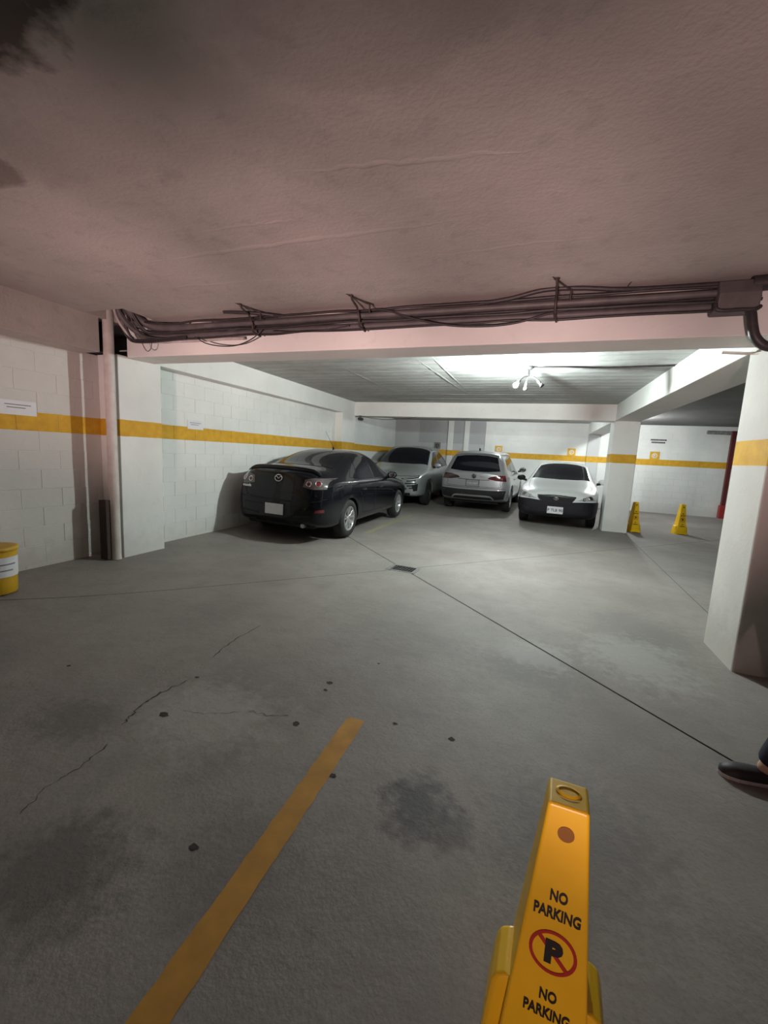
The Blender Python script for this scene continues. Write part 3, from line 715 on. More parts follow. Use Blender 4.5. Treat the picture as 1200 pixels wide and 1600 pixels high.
SOLE = noisy('pale_sole', (.60, .55, .53), (.50, .46, .44), .6, 20)
HAIR = noisy('dark_hair', (.015, .012, .010), (.03, .022, .018), .5, 40)
# local frame: the person faces -X; left/right along Y; origin between the feet
per = empty('person', (1.43, 2.49, 0)); tag(per, 'person in navy trousers and low black shoes standing at the right edge', 'person')
FT = [(-.23, -.10), (.14, .12)]      # ankle x,y: forward foot and rear foot
V = [(0, 0, .96), (-.01, 0, 1.12), (-.01, 0, 1.30), (0, 0, 1.43), (-.01, 0, 1.52), (-.02, 0, 1.60),
     (0, -.17, 1.42), (.06, -.23, 1.14), (.10, -.24, .90), (0, .17, 1.42), (.06, .23, 1.14), (.09, .24, .90),
     (0, -.09, .93), (-.08, -.10, .50), (-.225, -.10, .10), (0, .09, .93), (.05, .11, .50), (.14, .12, .10),
     (-.255, -.10, .055), (.11, .12, .055)]
Eg = [(0,1),(1,2),(2,3),(3,4),(4,5),(3,6),(6,7),(7,8),(3,9),(9,10),(10,11),(0,12),(12,13),(13,14),(0,15),(15,16),(16,17),(14,18),(17,19)]
Rd = [.12,.11,.13,.09,.05,.055,.06,.045,.03,.06,.045,.03,.085,.055,.036,.085,.055,.036,.034,.034]
body = skin('body', V, Eg, Rd, SKINM, per)
# head with face, joined as its own rounded piece on the neck
hd = MB().sphere((-.03, 0, 1.665), .105, 20, 14, (1.0, .80, 1.18))
hd.sphere((-.138, 0, 1.645), .016, 10, 8, (1, .8, 1.5))
for s in (-1, 1): hd.sphere((-.02, s*.085, 1.66), .022, 10, 8, (.8, .35, 1.3))
hd.build('head', SKINM, per)
for s in (-1, 1): MB().sphere((-.122, s*.034, 1.675), .010, 8, 6).build('eye', INK, per)
MB().sphere((-.128, 0, 1.602), .016, 10, 6, (.4, 1.3, .35)).build('mouth', noisy('lips', (.35, .14, .11), (.3, .12, .1), .5), per)
hr = MB().sphere((-.012, 0, 1.70), .112, 20, 12, (1.0, .86, 1.05)); hr.v = [(max(v[0], -.095 if v[2] < 1.72 else -2), v[1], max(v[2], 1.615 if v[0] > -.02 else 1.70)) for v in hr.v]
hr.build('hair', HAIR, per)
skin('trousers', [V[0], V[12], V[13], (-.21, -.10, .15), (-.226, -.10, .088), V[15], V[16], (.135, .12, .15), (.14, .12, .088), (0, 0, 1.04)],
     [(0,1),(1,2),(2,3),(3,4),(0,5),(5,6),(6,7),(7,8),(0,9)], [.135,.10,.078,.060,.060,.10,.078,.060,.060,.125], NAVY, per)
skin('shirt', [(0,0,.98), V[1], V[2], V[3], V[6], V[7], (.08,-.238,1.0), V[9], V[10], (.075,.238,1.0)], [(0,1),(1,2),(2,3),(3,4),(4,5),(5,6),(3,7),(7,8),(8,9)], [.135,.13,.15,.10,.075,.06,.045,.075,.06,.045], SHIRT, per)
# hands: palm with five fingers each
for s, i in ((-1, 8), (1, 11)):
    w = Vector(V[i]); hv = [w, w+Vector((-.02, 0, -.05)), w+Vector((-.03, 0, -.09))]; he = [(0,1),(1,2)]; hr_ = [.024,.030,.028]
    for k, (dx, ln) in enumerate(((-.032, .070), (-.011, .080), (.010, .074), (.030, .058))):
        a = len(hv); p = hv[2] + Vector((dx*.9, 0, -.005)); hv += [p, p+Vector((-.006, -s*.006, -ln*.5)), p+Vector((-.006, -s*.018, -ln))]; he += [(2,a),(a,a+1),(a+1,a+2)]; hr_ += [.009,.0085,.007]
    a = len(hv); p = hv[1]+Vector((-.03, -s*.008, -.005)); hv += [p, p+Vector((-.018, -s*.01, -.03)), p+Vector((-.014, -s*.012, -.055))]; he += [(1,a),(a,a+1),(a+1,a+2)]; hr_ += [.011,.010,.008]
    skin('hand', hv, he, hr_, SKINM, per, 0, 1)
def shoe(ax, ay):
    # outline of the sole (toe toward -X), lengths relative to the ankle
    out = [(x*.85 if x < 0 else x, y) for x, y in [(-.225, 0), (-.215, .024), (-.185, .040), (-.14, .047), (-.07, .042), (0, .034), (.045, .033), (.068, .018), (.072, 0)]]
    full = out + [(x, -y) for x, y in reversed(out[1:-1])]; n = len(full)
    so = MB().prism([(x+ax, y+ay) for x, y in full], 'Z', .0, .020); 
    s_ = so.build('shoe_sole', SOLE, None, .003)
    up = MB(); vs = []
    lv = [(.020, 1.0, 0), (.040, .96, .0), (.058, .80, .010), (.066, .62, .02)]
    for z, k, sh in lv:
        for x, y in full: 
            t = (x+.225)/.297; zz = z if t < .5 else z*(1+.25*(t-.5))
            vs.append((ax+(-.07)+(x+.07)*k+sh, ay+y*k, zz))
    fs = []
    for i in range(len(lv)-1):
        for k in range(n): fs.append((i*n+k, i*n+(k+1) % n, (i+1)*n+(k+1) % n, (i+1)*n+k))
    fs.append(tuple(range((len(lv)-1)*n, len(lv)*n)))
    sh = up.add(vs, fs, True).build('shoe', SHOEM, per); s_.parent = sh
    return sh
for ax, ay in FT: shoe(ax, ay)

# ------------------------------------------------------------------ cars
TYRE = noisy('tyre_rubber', (.012, .012, .012), (.02, .02, .02), .75, 30)
ALLOY = noisy('alloy_wheel', (.62, .63, .64), (.52, .53, .54), .28, 10, metal=.85)
ALLOYD = noisy('dark_alloy', (.12, .12, .125), (.08, .08, .085), .35, 10, metal=.8)
GLASSK = mat_base('tinted_glass', (.006, .006, .010), .05, 0, .0, .3)
TRIMK = noisy('black_plastic', (.010, .010, .011), (.017, .017, .018), .6, 40, spec=.25)
CHROME = mat_base('chrome', (.75, .75, .76), .12, 1.0)
SEAM = mat_base('panel_gap', (.006, .006, .006), .8)
LAMPCLEAR = mat_base('clear_lamp_lens', (.60, .61, .62), .12, .45, .6)
LAMPRED = mat_base('red_lamp_lens', (.13, .008, .012), .12, 0, .6)
LAMPDIM = mat_base('smoked_lamp_lens', (.10, .085, .085), .12, .2, .6)
PLATEW = noisy('white_plate', (.66, .66, .68), (.60, .60, .62), .5, 20)
PLATEG = noisy('grey_plate', (.20, .20, .20), (.27, .27, .27), .5, 30)
def paint(name, c, metal=.0, rough=.35, coat=.9, spec=.5):
    return noisy(name, c, tuple(x*.96 for x in c), rough, 3, metal, coat, 0, spec)
def loft_mesh(st, arches, ar, name):
    rings = []
    for s in st:
        x, zb, hw, zs, hs, ze, he, zt = s[:8]; lean = s[8] if len(s) > 8 else 0
        half = [(0, zb), (.72*hw, zb), (.945*hw, zb+.02), (.985*hw, zb+.12), (hw, zb+.52*(zs-zb)), (hw*.993, zs-.07), (hs, zs), (hs+(he-hs)*.16, zs+(ze-zs)*.10), (hs+(he-hs)*.55, zs+(ze-zs)*.55), (he+.012, ze-.02), (he*.86, ze+(zt-ze)*.55), (he*.48, ze+(zt-ze)*.92), (0, zt)]
        full = half + [(-y, z) for y, z in reversed(half[1:-1])]
        rings.append([(x + lean*max(0, z-.62), y, z) for y, z in full])
    n = len(rings[0]); vs = [p for r in rings for p in r]; fs = []
    for i in range(len(rings)-1):
        for k in range(n): fs.append((i*n+k, i*n+(k+1) % n, (i+1)*n+(k+1) % n, (i+1)*n+k))
    for b in (0, (len(rings)-1)*n):
        for k in range(12):
            a, c = k, k+1; ra, rc = (n-a) % n, (n-c) % n
            q = [b+a, b+c, b+rc, b+ra]; q = list(dict.fromkeys(q))
            fs.append(tuple(q))
    me = MB().add(vs, fs, True).mesh(name)
    o = bpy.data.objects.new('tmp', me); COL.objects.link(o); o.modifiers.new('u', 'SUBSURF').levels = 2
    dg = bpy.context.evaluated_depsgraph_get(); smooth = bpy.data.meshes.new_from_object(o.evaluated_get(dg))
    bvh = BVHTree.FromPolygons([v.co.copy() for v in smooth.vertices], [tuple(p.vertices) for p in smooth.polygons])
    cut = MB()
    for ax in arches:
        for s in (-1, 1):
            w = [(ax+ar*math.cos(2*math.pi*k/40), ar*.93+ -.0 + ar*math.sin(2*math.pi*k/40) - ar*.06) for k in range(40)]
            cut.prism(w, 'Y', s*.52, s*1.3)
    co = bpy.data.objects.new('cut', cut.mesh('cut')); COL.objects.link(co)
    bo = o.modifiers.new('b', 'BOOLEAN'); bo.object = co; bo.operation = 'DIFFERENCE'; bo.solver = 'EXACT'
    dg = bpy.context.evaluated_depsgraph_get(); res = bpy.data.meshes.new_from_object(o.evaluated_get(dg))
    bpy.data.objects.remove(o); bpy.data.objects.remove(co)
    res.name = name
    for p in res.polygons:
        p.use_smooth = True; c = p.center
        p.material_index = 0
        for ax in arches:
            if abs(c.y) < .80 and math.hypot(c.x-ax, c.z-ar*.87) < ar+.004 and (abs(p.normal.y) > .9 and abs(c.y) < .55 or abs(math.hypot(c.x-ax, c.z-ar*.87)-ar) < .004): p.material_index = 1; p.use_smooth = False
    return res, bvh

class Car:
    def __init__(s, name, loc, rz, label, st, paintm, ax, wr, sc=1.0, rx=0.0):
        s.root = empty(name, loc, rz); s.root.scale = (sc, sc, sc); s.root.rotation_euler = (rx, 0, rz)
        tag(s.root, label, 'car'); s.paint = paintm; s.wr = wr; s.ax = ax
        me, s.bvh = loft_mesh(st, ax, wr*1.13, 'body'); me.materials.clear(); me.materials.append(paintm); me.materials.append(TRIMK)
        s.body = link('body', me, None, s.root)
    def hit(s, mode, a, b):
        if mode == 'L': o, d = Vector((a, 3, b)), Vector((0, -1, 0))
        elif mode == 'R': o, d = Vector((a, -3, b)), Vector((0, 1, 0))
        elif mode == 'F': o, d = Vector((4, a, b)), Vector((-1, 0, 0))
        elif mode == 'B': o, d = Vector((-4, a, b)), Vector((1, 0, 0))
        elif mode == 'T': o, d = Vector((a, b, 4)), Vector((0, 0, -1))
        elif mode[0] == 'C':   # radial about a vertical axis at x=cx; a = angle (rad), b = z
            cx = s.cx; dv = Vector((math.cos(a), math.sin(a), 0)); o, d = Vector((cx, 0, b))+dv*4, -dv
        h = s.bvh.ray_cast(o, d)
        if h[0] is None:
            h = s.bvh.find_nearest(o + d*(2.2 if mode in 'FB' else 2.15))
        n = h[1]
        if n.dot(d) > 0: n = -n
        return h[0], n
    def patch(s, name, mode, lower, upper, mat, parent=None, off=.004, th=.02, nu=16, nv=8, smooth=True):
        def res(pl, n):
            L = [0]
            for i in range(1, len(pl)): L.append(L[-1]+math.dist(pl[i], pl[i-1]))
            out = []
            for k in range(n+1):
                t = L[-1]*k/n
                for i in range(1, len(pl)):
                    if t <= L[i]+1e-9:
                        u = (t-L[i-1])/max(1e-9, L[i]-L[i-1]); out.append((pl[i-1][0]+(pl[i][0]-pl[i-1][0])*u, pl[i-1][1]+(pl[i][1]-pl[i-1][1])*u)); break
                else: out.append(pl[-1])
            return out
        lo, up = res(lower, nu), res(upper, nu); vo = []; vi = []
        for j in range(nv+1):
            for i in range(nu+1):
                t = j/nv; a = lo[i][0]+(up[i][0]-lo[i][0])*t; b = lo[i][1]+(up[i][1]-lo[i][1])*t
                p, n = s.hit(mode, a, b); vo.append(p+n*off); vi.append(p-n*th)
        N = (nu+1)*(nv+1); fs = []; w = nu+1
        for j in range(nv):
            for i in range(nu):
                q = (j*w+i, j*w+i+1, (j+1)*w+i+1, (j+1)*w+i); fs.append(q)
        mb = MB(); mb.add(vo, fs, smooth)
        bd = [i for i in range(nu)] + [j*w+nu for j in range(nv)] + [nv*w+i for i in range(nu, 0, -1)] + [j*w for j in range(nv, 0, -1)]
        m = len(bd); mb.add([vo[i] for i in bd]+[vi[i] for i in bd], [(k, (k+1) % m, m+(k+1) % m, m+k) for k in range(m)])
        return mb.build(name, mat, parent or s.root)
    def strip(s, name, mode, pts, w, mat, parent=None, off=.0025, n=20, th=.004):
        pts2 = bez([(p[0], p[1], 0) for p in pts], max(2, n//max(1, len(pts)-1))); vs = []
        for i, p in enumerate(pts2):
            d = (pts2[min(i+1, len(pts2)-1)]-pts2[max(i-1, 0)]).normalized(); no = Vector((-d.y, d.x, 0))
            for q in (-1, 1):
                a = p+no*w*q/2; h, nn = s.hit(mode, a.x, a.y); vs.append(h+nn*off)
        return MB().add(vs, [(2*i, 2*i+1, 2*i+3, 2*i+2) for i in range(len(pts2)-1)], True).build(name, mat, parent or s.root)
    def wheels(s, track, width, style, mat=ALLOY):
        r = s.wr; w = width/2
        ty = MB().lathe([(r*.62, -w*.85), (r*.80, -w), (r*.95, -w*.92), (r, -w*.6), (r, w*.6), (r*.95, w*.92), (r*.80, w), (r*.66, w*.9), (r*.64, w*.6), (r*.62, -w*.85)], 36, 'Y').mesh('tyre', TYRE)
        rm = MB().lathe([(r*.66, w*.90), (r*.63, w*.95), (r*.60, w*.80), (r*.58, w*.1), (r*.30, -w*.1), (.0001, -w*.1)], 36, 'Y').mesh('rim', mat if style != 'dark' else ALLOYD)
        barrel = MB().lathe([(r*.575, w*.10), (r*.30, -w*.05), (.0001, -w*.05)], 30, 'Y').mesh('rim_inside', TRIMK)
        sp = MB(); ns = 5
        for k in range(ns):
            for da in (-.20, .20):
                a = 2*math.pi*k/ns + math.pi/2; a0 = a+da*.55; a1 = a+da*1.25
                p0 = Vector((math.cos(a0)*r*.13, w*.66, math.sin(a0)*r*.13)); p1 = Vector((math.cos(a1)*r*.62, w*.80, math.sin(a1)*r*.62))
                d = (p1-p0).normalized(); nrm = Vector((0, 1, 0)); sd = d.cross(nrm).normalized()
                a_, b_ = r*.042, r*.070; th = .02
                vs = [p0+sd*a_, p0-sd*a_, p1-sd*b_, p1+sd*b_]; vs += [v-nrm*th for v in vs]
                sp.add(vs, [(0,1,2,3),(7,6,5,4),(0,4,5,1),(1,5,6,2),(2,6,7,3),(3,7,4,0)])
        spm = sp.mesh('spokes', mat, .003, 1)
        hub = MB().lathe([(.0001, w*.80), (r*.09, w*.79), (r*.15, w*.70), (r*.16, w*.45), (.0001, w*.3)], 16, 'Y').mesh('hub_cap', mat)
        for ax in s.ax:
            for sd in (1, -1):
                t = link('wheel', ty, None, s.root); t.location = (ax, sd*(track/2), r*.985); t.rotation_euler = (0, random.uniform(0, 1), 0 if sd == 1 else math.pi)
                link('rim', rm, None, t); link('rim_inside', barrel, None, t); link('spokes', spm, None, t); link('hub_cap', hub, None, t)
    def mirror(s, x, y, z, sd, mat, fold=0):
        yy = y*sd
        mb = MB().sphere((0, 0, 0), .1, 14, 10, (.75, 1.05, .72))
        mb.v = [(max(v[0], -.035), v[1], v[2]) for v in mb.v]
        m = Matrix.Translation((x, yy, z)) @ Matrix.Rotation(math.radians(fold)*sd, 4, 'Z'); mb.xf(m)
        o = mb.build('mirror', mat, s.root)
        MB().tube([(x+.03, yy-.14*sd, z-.06), (x+.02, yy-.05*sd, z-.045)], [.03, .025], 8).build('mirror_foot', TRIMK, o)
        g = MB().sphere((x-.037, yy, z), .082, 12, 8, (.02, 1.0, .68)); g.build('mirror_glass', mat_base('mirror_glass', (.6, .62, .65), .04, 1), o)
    def lathe_at(s, name, mode, a, b, prof, mat, parent=None, n=18):
        p, nn = s.hit(mode, a, b); m = frame(p, nn.orthogonal(), nn.cross(nn.orthogonal()))
        return MB().lathe(prof, n).xf(m).build(name, mat, parent or s.root)
    def plate(s, mode, a, b, w, h, mat, text, ink=INK, tilt=0, out=.012, size=None):
        p, nn = s.hit(mode, a, b); sg = 1 if mode == 'F' else -1
        o = p + Vector((sg*out, 0, 0)); xa = (0, 1, 0) if mode == 'F' else (0, -1, 0); m = frame(o, xa, (0, 0, 1))
        pl = MB().box(-w/2, w/2, -h/2, h/2, -.012, 0).xf(m).build('licence_plate', mat, s.root, .003)
        MB().box(-w/2-.012, w/2+.012, -h/2-.012, h/2+.012, -.02, -.006).xf(m).build('plate_holder', TRIMK, pl)
        if text: put_text('plate_text', text, size or h*.62, ink, pl, m @ Matrix.Translation((0, -.004, .0012)), depth=.0006, bold=.0015)
        return pl
def pl2(*p): return list(p)

# ---------- black sedan
BLACKP = paint('black_car_paint', (.004, .0045, .007), .0, .25, .55, .1)
sedan_st = [
 (-2.40, .36, .60, .86, .58, 1.035, .52, 1.085, .18), (-2.34, .29, .74, .92, .71, 1.085, .60, 1.14, .20), (-2.20, .24, .825, .965, .78, 1.11, .65, 1.165, .16), (-1.95, .21, .853, .98, .815, 1.12, .67, 1.175, .06),
 (-1.66, .20, .86, .98, .83, 1.135, .67, 1.195), (-1.30, .20, .86, .965, .835, 1.26, .615, 1.335), (-.95, .20, .86, .96, .835, 1.37, .575, 1.445), (-.50, .20, .86, .955, .835, 1.425, .56, 1.50), (-.10, .20, .86, .95, .835, 1.41, .56, 1.49),
 (.28, .20, .86, .945, .835, 1.32, .575, 1.39), (.66, .20, .86, .935, .835, 1.12, .63, 1.175), (.96, .20, .86, .915, .825, 1.0, .68, 1.055), (1.50, .20, .858, .885, .80, .945, .66, 1.01), (2.02, .21, .83, .80, .74, .86, .60, .90), (2.26, .23, .72, .70, .63, .75, .50, .78), (2.34, .30, .56, .62, .50, .66, .40, .68)]
mz = Car('sedan_car', (-3.785, 8.03, fz(-3.4, 7)-.002), math.radians(90), 'black sedan parked along the left wall, seen from behind', sedan_st, BLACKP, (-1.40, 1.40), .325, 1.0, 0)
mz.root.location = (-3.79, 8.06, .044); mz.root.rotation_euler = (math.radians(1.2), 0, math.radians(90))
mz.wheels(1.50, .205, 'five')
rw = mz.patch('rear_window', 'T', [(-1.66, -.58), (-1.70, -.3), (-1.72, 0), (-1.70, .3), (-1.66, .58)], [(-.90, -.47), (-.86, -.25), (-.85, 0), (-.86, .25), (-.90, .47)], GLASSK, nu=20, nv=10)
mz.patch('windscreen', 'T', [(.88, -.60), (.96, -.3), (.98, 0), (.96, .3), (.88, .60)], [(.20, -.48), (.14, -.25), (.12, 0), (.14, .25), (.20, .48)], GLASSK, nu=20, nv=10)
for sd, m in ((1, 'L'), (-1, 'R')):
    d1 = mz.patch('side_window', m, [(-.18, .985), (.25, .985), (.64, .995)], [(-.18, 1.375), (.08, 1.345), (.57, 1.06)], GLASSK, nu=12, nv=6)
    d2 = mz.patch('side_window', m, [(-1.04, 1.0), (-.70, .99), (-.25, .985)], [(-.92, 1.30), (-.65, 1.37), (-.25, 1.38)], GLASSK, nu=12, nv=6)
    mz.patch('quarter_window', m, [(-1.36, 1.03), (-1.08, 1.005)], [(-1.22, 1.13), (-.98, 1.27)], GLASSK, nu=6, nv=4)
    for pts in ([(-.215, .97), (-.21, .7), (-.22, .36)], [(.84, .92), (.90, .66), (.86, .36)], [(-1.06, .98), (-1.03, .82), (-.88, .62), (-.82, .37)], [(-.82, .365), (0, .345), (.86, .355)]):
        mz.strip('door_seam', m, pts, .008, SEAM, n=18)
    for x in (-.88, .0):
        p, nn = mz.hit(m, x, .80); MB().tube(bez([p+Vector((-.10, 0, 0))+nn*.004, p+Vector((-.07, 0, 0))+nn*.032, p+Vector((.07, 0, .004))+nn*.032, p+Vector((.10, 0, 0))+nn*.004], 5), .013, 8).build('door_handle', BLACKP, mz.root)
    mz.mirror(.56, .92 if sd == -1 else .86, 1.03, sd, BLACKP, 0 if sd == -1 else 60)
    # tail lamps: clear cover, red round elements inside
    yy = -sd*1.0
    tl = mz.patch('tail_lamp', 'B', [(sd*.44, .885), (sd*.60, .855), (sd*.78, .87)], [(sd*.46, 1.0), (sd*.60, 1.03), (sd*.765, 1.03)], LAMPDIM, nu=12, nv=6, off=.006)
    for ya, za, rr in ((sd*.53, .938, .038), (sd*.67, .95, .046)):
        mz.lathe_at('red_element', 'B', ya, za, [(.0001, .010), (rr*.5, .012), (rr*.85, .007)], LAMPRED, tl); mz.lathe_at('lamp_bezel', 'B', ya, za, [(rr*.85, .007), (rr*1.0, .013), (rr*1.15, .006)], CHROME, tl)
    mz.patch('reflector', 'B', [(sd*.66, .50), (sd*.78, .51)], [(sd*.68, .545), (sd*.78, .555)], LAMPRED, nu=6, nv=3, off=.005)
    mz.patch('fog_recess', 'B', [(sd*.30, .40), (sd*.62, .43)], [(sd*.30, .425), (sd*.62, .455)], TRIMK, nu=8, nv=2, off=.004)
    # headlamps at the hidden nose
    mz.patch('headlamp', 'F', [(sd*.40, .66), (sd*.70, .68)], [(sd*.42, .76), (sd*.70, .80)], LAMPCLEAR, nu=8, nv=4)
mz.patch('grille', 'F', [(-.34, .32), (.34, .32)], [(-.40, .52), (.40, .52)], TRIMK, nu=10, nv=4)
lidseam = [(-.62, 1.08), (-.60, .90), (-.56, .70), (-.30, .665), (0, .66), (.30, .665), (.56, .70), (.60, .90), (.62, 1.08)]
mz.strip('boot_seam', 'B', lidseam, .007, SEAM, n=40)
mz.strip('bumper_seam', 'B', [(-.80, .72), (-.60, .665), (0, .64), (.60, .665), (.80, .72)], .006, SEAM, n=30)
sp_ = MB(); vs = []
for i in range(21):
    y = -.66+1.32*i/20; p, n = mz.hit('T', -2.16+.05*abs(y)**2, y); e = min(1, (1-abs(y)/.66)*6)
    vs += [p+Vector((.14, 0, .000)), p+Vector((-.02, 0, .034*e+.002)), p+Vector((-.07, 0, .030*e)), p+Vector((-.06, 0, -.015))]
sp_.add(vs, [(4*i+k, 4*i+k+1, 4*i+5+k, 4*i+4+k) for i in range(20) for k in range(3)], True).build('spoiler', BLACKP, mz.root)
mz.strip('chrome_bar', 'B', [(-.30, .79), (0, .785), (.30, .79)], .014, BLACKP, off=.012)
mz.strip('bumper_edge', 'B', [(-.62, .565), (0, .55), (.62, .565)], .03, BLACKP, off=.012, n=24)
em, n_ = mz.hit('B', 0, .99); em = em + n_*.006; eb = frame(em, (0, -1, 0), n_.cross(Vector((0, -1, 0))))
ring = MB().lathe([(.058, 0), (.070, 0), (.070, .008), (.058, .008)], 28, 'Z', close=True)
ring.v = [(x, y*.80, z) for x, y, z in ring.v]
ring.tube(bez([(-.055, .018, .004), (-.03, .020, .004), (0, -.008, .004), (.03, .020, .004), (.055, .018, .004)], 6), .006, 6)
ring.xf(eb).build('emblem', CHROME, mz.root)
for txt, y, z, sz in (('mazda 3', .56, .83, .062),):
    p, n_ = mz.hit('B', y, z); put_text('lettering', txt, sz, CHROME, mz.root, frame(p+n_*.004, (0, -1, 0), n_.cross(Vector((0, -1, 0)))), depth=.002, bold=.0012)
mz.plate('B', 0.02, .505, .33, .17, PLATEW, None, out=.02)
p, n_ = mz.hit('T', -.42, .02)
an = MB().tube([p, p+Vector((-.02, 0, .035))], [.022, .014], 8).build('antenna_foot', TRIMK, mz.root)
MB().tube([p+Vector((-.01, 0, .03)), p+Vector((-.30, .04, .33))], [.004, .002], 6).build('antenna', TRIMK, an)
MB().tube([(-2.33, -.45, .27), (-2.05, -.45, .27)], .035, 14).build('exhaust', ALLOY, mz.root)
MB().box(-1.1, 1.1, -.60, .60, .17, .24).build('underbody', TRIMK, mz.root, .02)
MB().box(-2.25, -1.75, -.62, .62, .22, .32).build('rear_valance', TRIMK, mz.root, .03)

# ---------- grey sport utility, front view
GREYP = paint('grey_green_car_paint', (.36, .39, .385), .35, .34, .9)
suv_st = [
 (2.37, .36, .58, .66, .54, .74, .46, .78), (2.31, .29, .78, .75, .72, .84, .62, .885), (2.12, .27, .885, .86, .84, .925, .72, .975), (1.70, .26, .93, .95, .875, 1.00, .77, 1.055),
 (1.25, .26, .935, .99, .885, 1.06, .80, 1.125), (.88, .26, .935, 1.005, .885, 1.32, .745, 1.385), (.45, .26, .935, 1.015, .885, 1.55, .69, 1.625), (-.05, .26, .935, 1.02, .88, 1.63, .665, 1.715), (-.8, .26, .935, 1.035, .88, 1.61, .645, 1.70), (-1.4, .26, .935, 1.05, .875, 1.49, .63, 1.58), (-1.85, .27, .93, 1.06, .865, 1.27, .63, 1.34), (-2.12, .30, .90, 1.04, .83, 1.11, .64, 1.16), (-2.28, .36, .80, .96, .74, 1.02, .58, 1.06), (-2.34, .44, .62, .86, .58, .92, .46, .95)]
by_ = Car('suv_car', (-3.88, 13.92, .02), math.radians(-90), 'grey-green sport utility car facing out between the black car and silver car', suv_st, GREYP, (-1.39, 1.39), .36, 1.05)
by_.wheels(1.62, .22, 'dark', ALLOYD)
by_.patch('windscreen', 'T', [(1.16, -.77), (1.27, -.4), (1.30, 0), (1.27, .4), (1.16, .77)], [(.45, -.655), (.36, -.33), (.33, 0), (.36, .33), (.45, .655)], GLASSK, nu=20, nv=10)
by_.patch('rear_window', 'T', [(-1.98, -.54), (-2.0, 0), (-1.98, .54)], [(-1.40, -.48), (-1.36, 0), (-1.40, .48)], GLASSK, nu=14, nv=6)
for sd, m in ((1, 'L'), (-1, 'R')):
    by_.patch('side_window', m, [(.0, 1.07), (.45, 1.06), (.95, 1.07)], [(.0, 1.54), (.35, 1.50), (.88, 1.17)], GLASSK, nu=12, nv=6)
    by_.patch('side_window', m, [(-1.25, 1.10), (-.6, 1.08), (-.08, 1.07)], [(-1.12, 1.43), (-.6, 1.53), (-.08, 1.55)], GLASSK, nu=12, nv=6)
    by_.patch('quarter_window', m, [(-1.72, 1.14), (-1.32, 1.11)], [(-1.60, 1.24), (-1.22, 1.42)], GLASSK, nu=6, nv=4)
    by_.mirror(.80, .99, 1.12, sd, GREYP)
    hl = by_.patch('headlamp', 'F', [(sd*.36, .745), (sd*.60, .755), (sd*.80, .80)], [(sd*.36, .765), (sd*.60, .815), (sd*.80, .865)], mat_base('headlamp_dark', (.03, .03, .035), .1, .3, .8), nu=12, nv=5, off=.006)
    by_.strip('light_bar', 'F', [(sd*.42, .765), (sd*.60, .79), (sd*.78, .83)], .016, LAMPCLEAR, hl, off=.010)
    for z0, y0, y1 in ((.70, .50, .74), (.635, .46, .76), (.57, .52, .76), (.51, .58, .77)):
        by_.strip('grille_slat', 'F', [(sd*y0, z0), (sd*(y0+y1)/2, z0+.008), (sd*y1, z0+.022)], .030, TRIMK, off=.005, n=12)
    by_.patch('side_intake', 'F', [(sd*.70, .43), (sd*.79, .45)], [(sd*.64, .60), (sd*.80, .64)], TRIMK, nu=6, nv=5, off=.004)
    by_.strip('chin_trim', 'F', [(sd*.0, .40), (sd*.30, .40), (sd*.42, .46), (sd*.52, .50)], .028, CHROME, off=.008, n=18)
    by_.strip('roof_rail', 'T', [(.30, sd*.65), (-.4, sd*.63), (-1.2, sd*.61)], .035, ALLOY, off=.03, n=16)
    for pts in ([(-.04, 1.04), (-.03, .7), (-.04, .40)], [(1.05, 1.0), (1.07, .7), (1.0, .40)]): by_.strip('door_seam', m, pts, .009, SEAM, n=16)
    by_.strip('sill_cladding', m, [(-.95, .33), (0, .32), (.95, .33)], .09, TRIMK, off=.010, n=16)
for k in range(5):
    z0 = .52+.047*k; w_ = .30+.02*k
    by_.strip('grille_bar', 'F', [(-w_, z0), (0, z0-.004), (w_, z0)], .016, CHROME if k % 2 == 0 else TRIMK, off=.007, n=16)
by_.patch('lower_intake', 'F', [(-.60, .30), (0, .29), (.60, .30)], [(-.62, .385), (0, .375), (.62, .385)], TRIMK, nu=16, nv=3)
by_.strip('bonnet_seam', 'F', [(-.72, .86), (-.4, .83), (0, .825), (.4, .83), (.72, .86)], .008, SEAM, n=24)
MB().box(-1.0, 1.0, -.65, .65, .20, .30).build('underbody', TRIMK, by_.root, .02)
by_.strip('emblem', 'F', [(-.09, .735), (0, .738), (.09, .735)], .022, CHROME, off=.012, n=8)

# ---------- silver sport utility, rear view
SILVERP = paint('silver_car_paint', (.37, .37, .385), .5, .33, .9)
vw_st = [
 (-2.23, .46, .66, .94, .64, 1.02, .58, 1.05, .06), (-2.18, .38, .83, .99, .79, 1.06, .68, 1.10, .08), (-2.08, .32, .895, 1.02, .845, 1.20, .71, 1.27, .06), (-1.93, .28, .915, 1.03, .865, 1.44, .665, 1.51), (-1.76, .27, .92, 1.035, .87, 1.54, .635, 1.62), (-1.4, .26, .92, 1.035, .87, 1.565, .625, 1.65),
 (-.7, .26, .92, 1.03, .87, 1.585, .62, 1.67), (0, .26, .92, 1.02, .87, 1.575, .62, 1.66), (.5, .26, .92, 1.01, .87, 1.48, .625, 1.555), (.95, .26, .92, 1.0, .87, 1.24, .67, 1.30), (1.25, .26, .92, .985, .865, 1.07, .71, 1.13), (1.75, .26, .91, .95, .84, 1.01, .68, 1.07), (2.05, .28, .85, .86, .77, .93, .61, .98), (2.18, .32, .72, .76, .65, .82, .52, .86), (2.23, .40, .56, .66, .52, .72, .42, .75)]
vw = Car('suv_car', (-1.40, 13.95, .02), math.radians(87.0), 'silver sport utility car with dark rear window, seen from behind', vw_st, SILVERP, (-1.35, 1.34), .35, 1.03)
vw.wheels(1.60, .22, 'five')
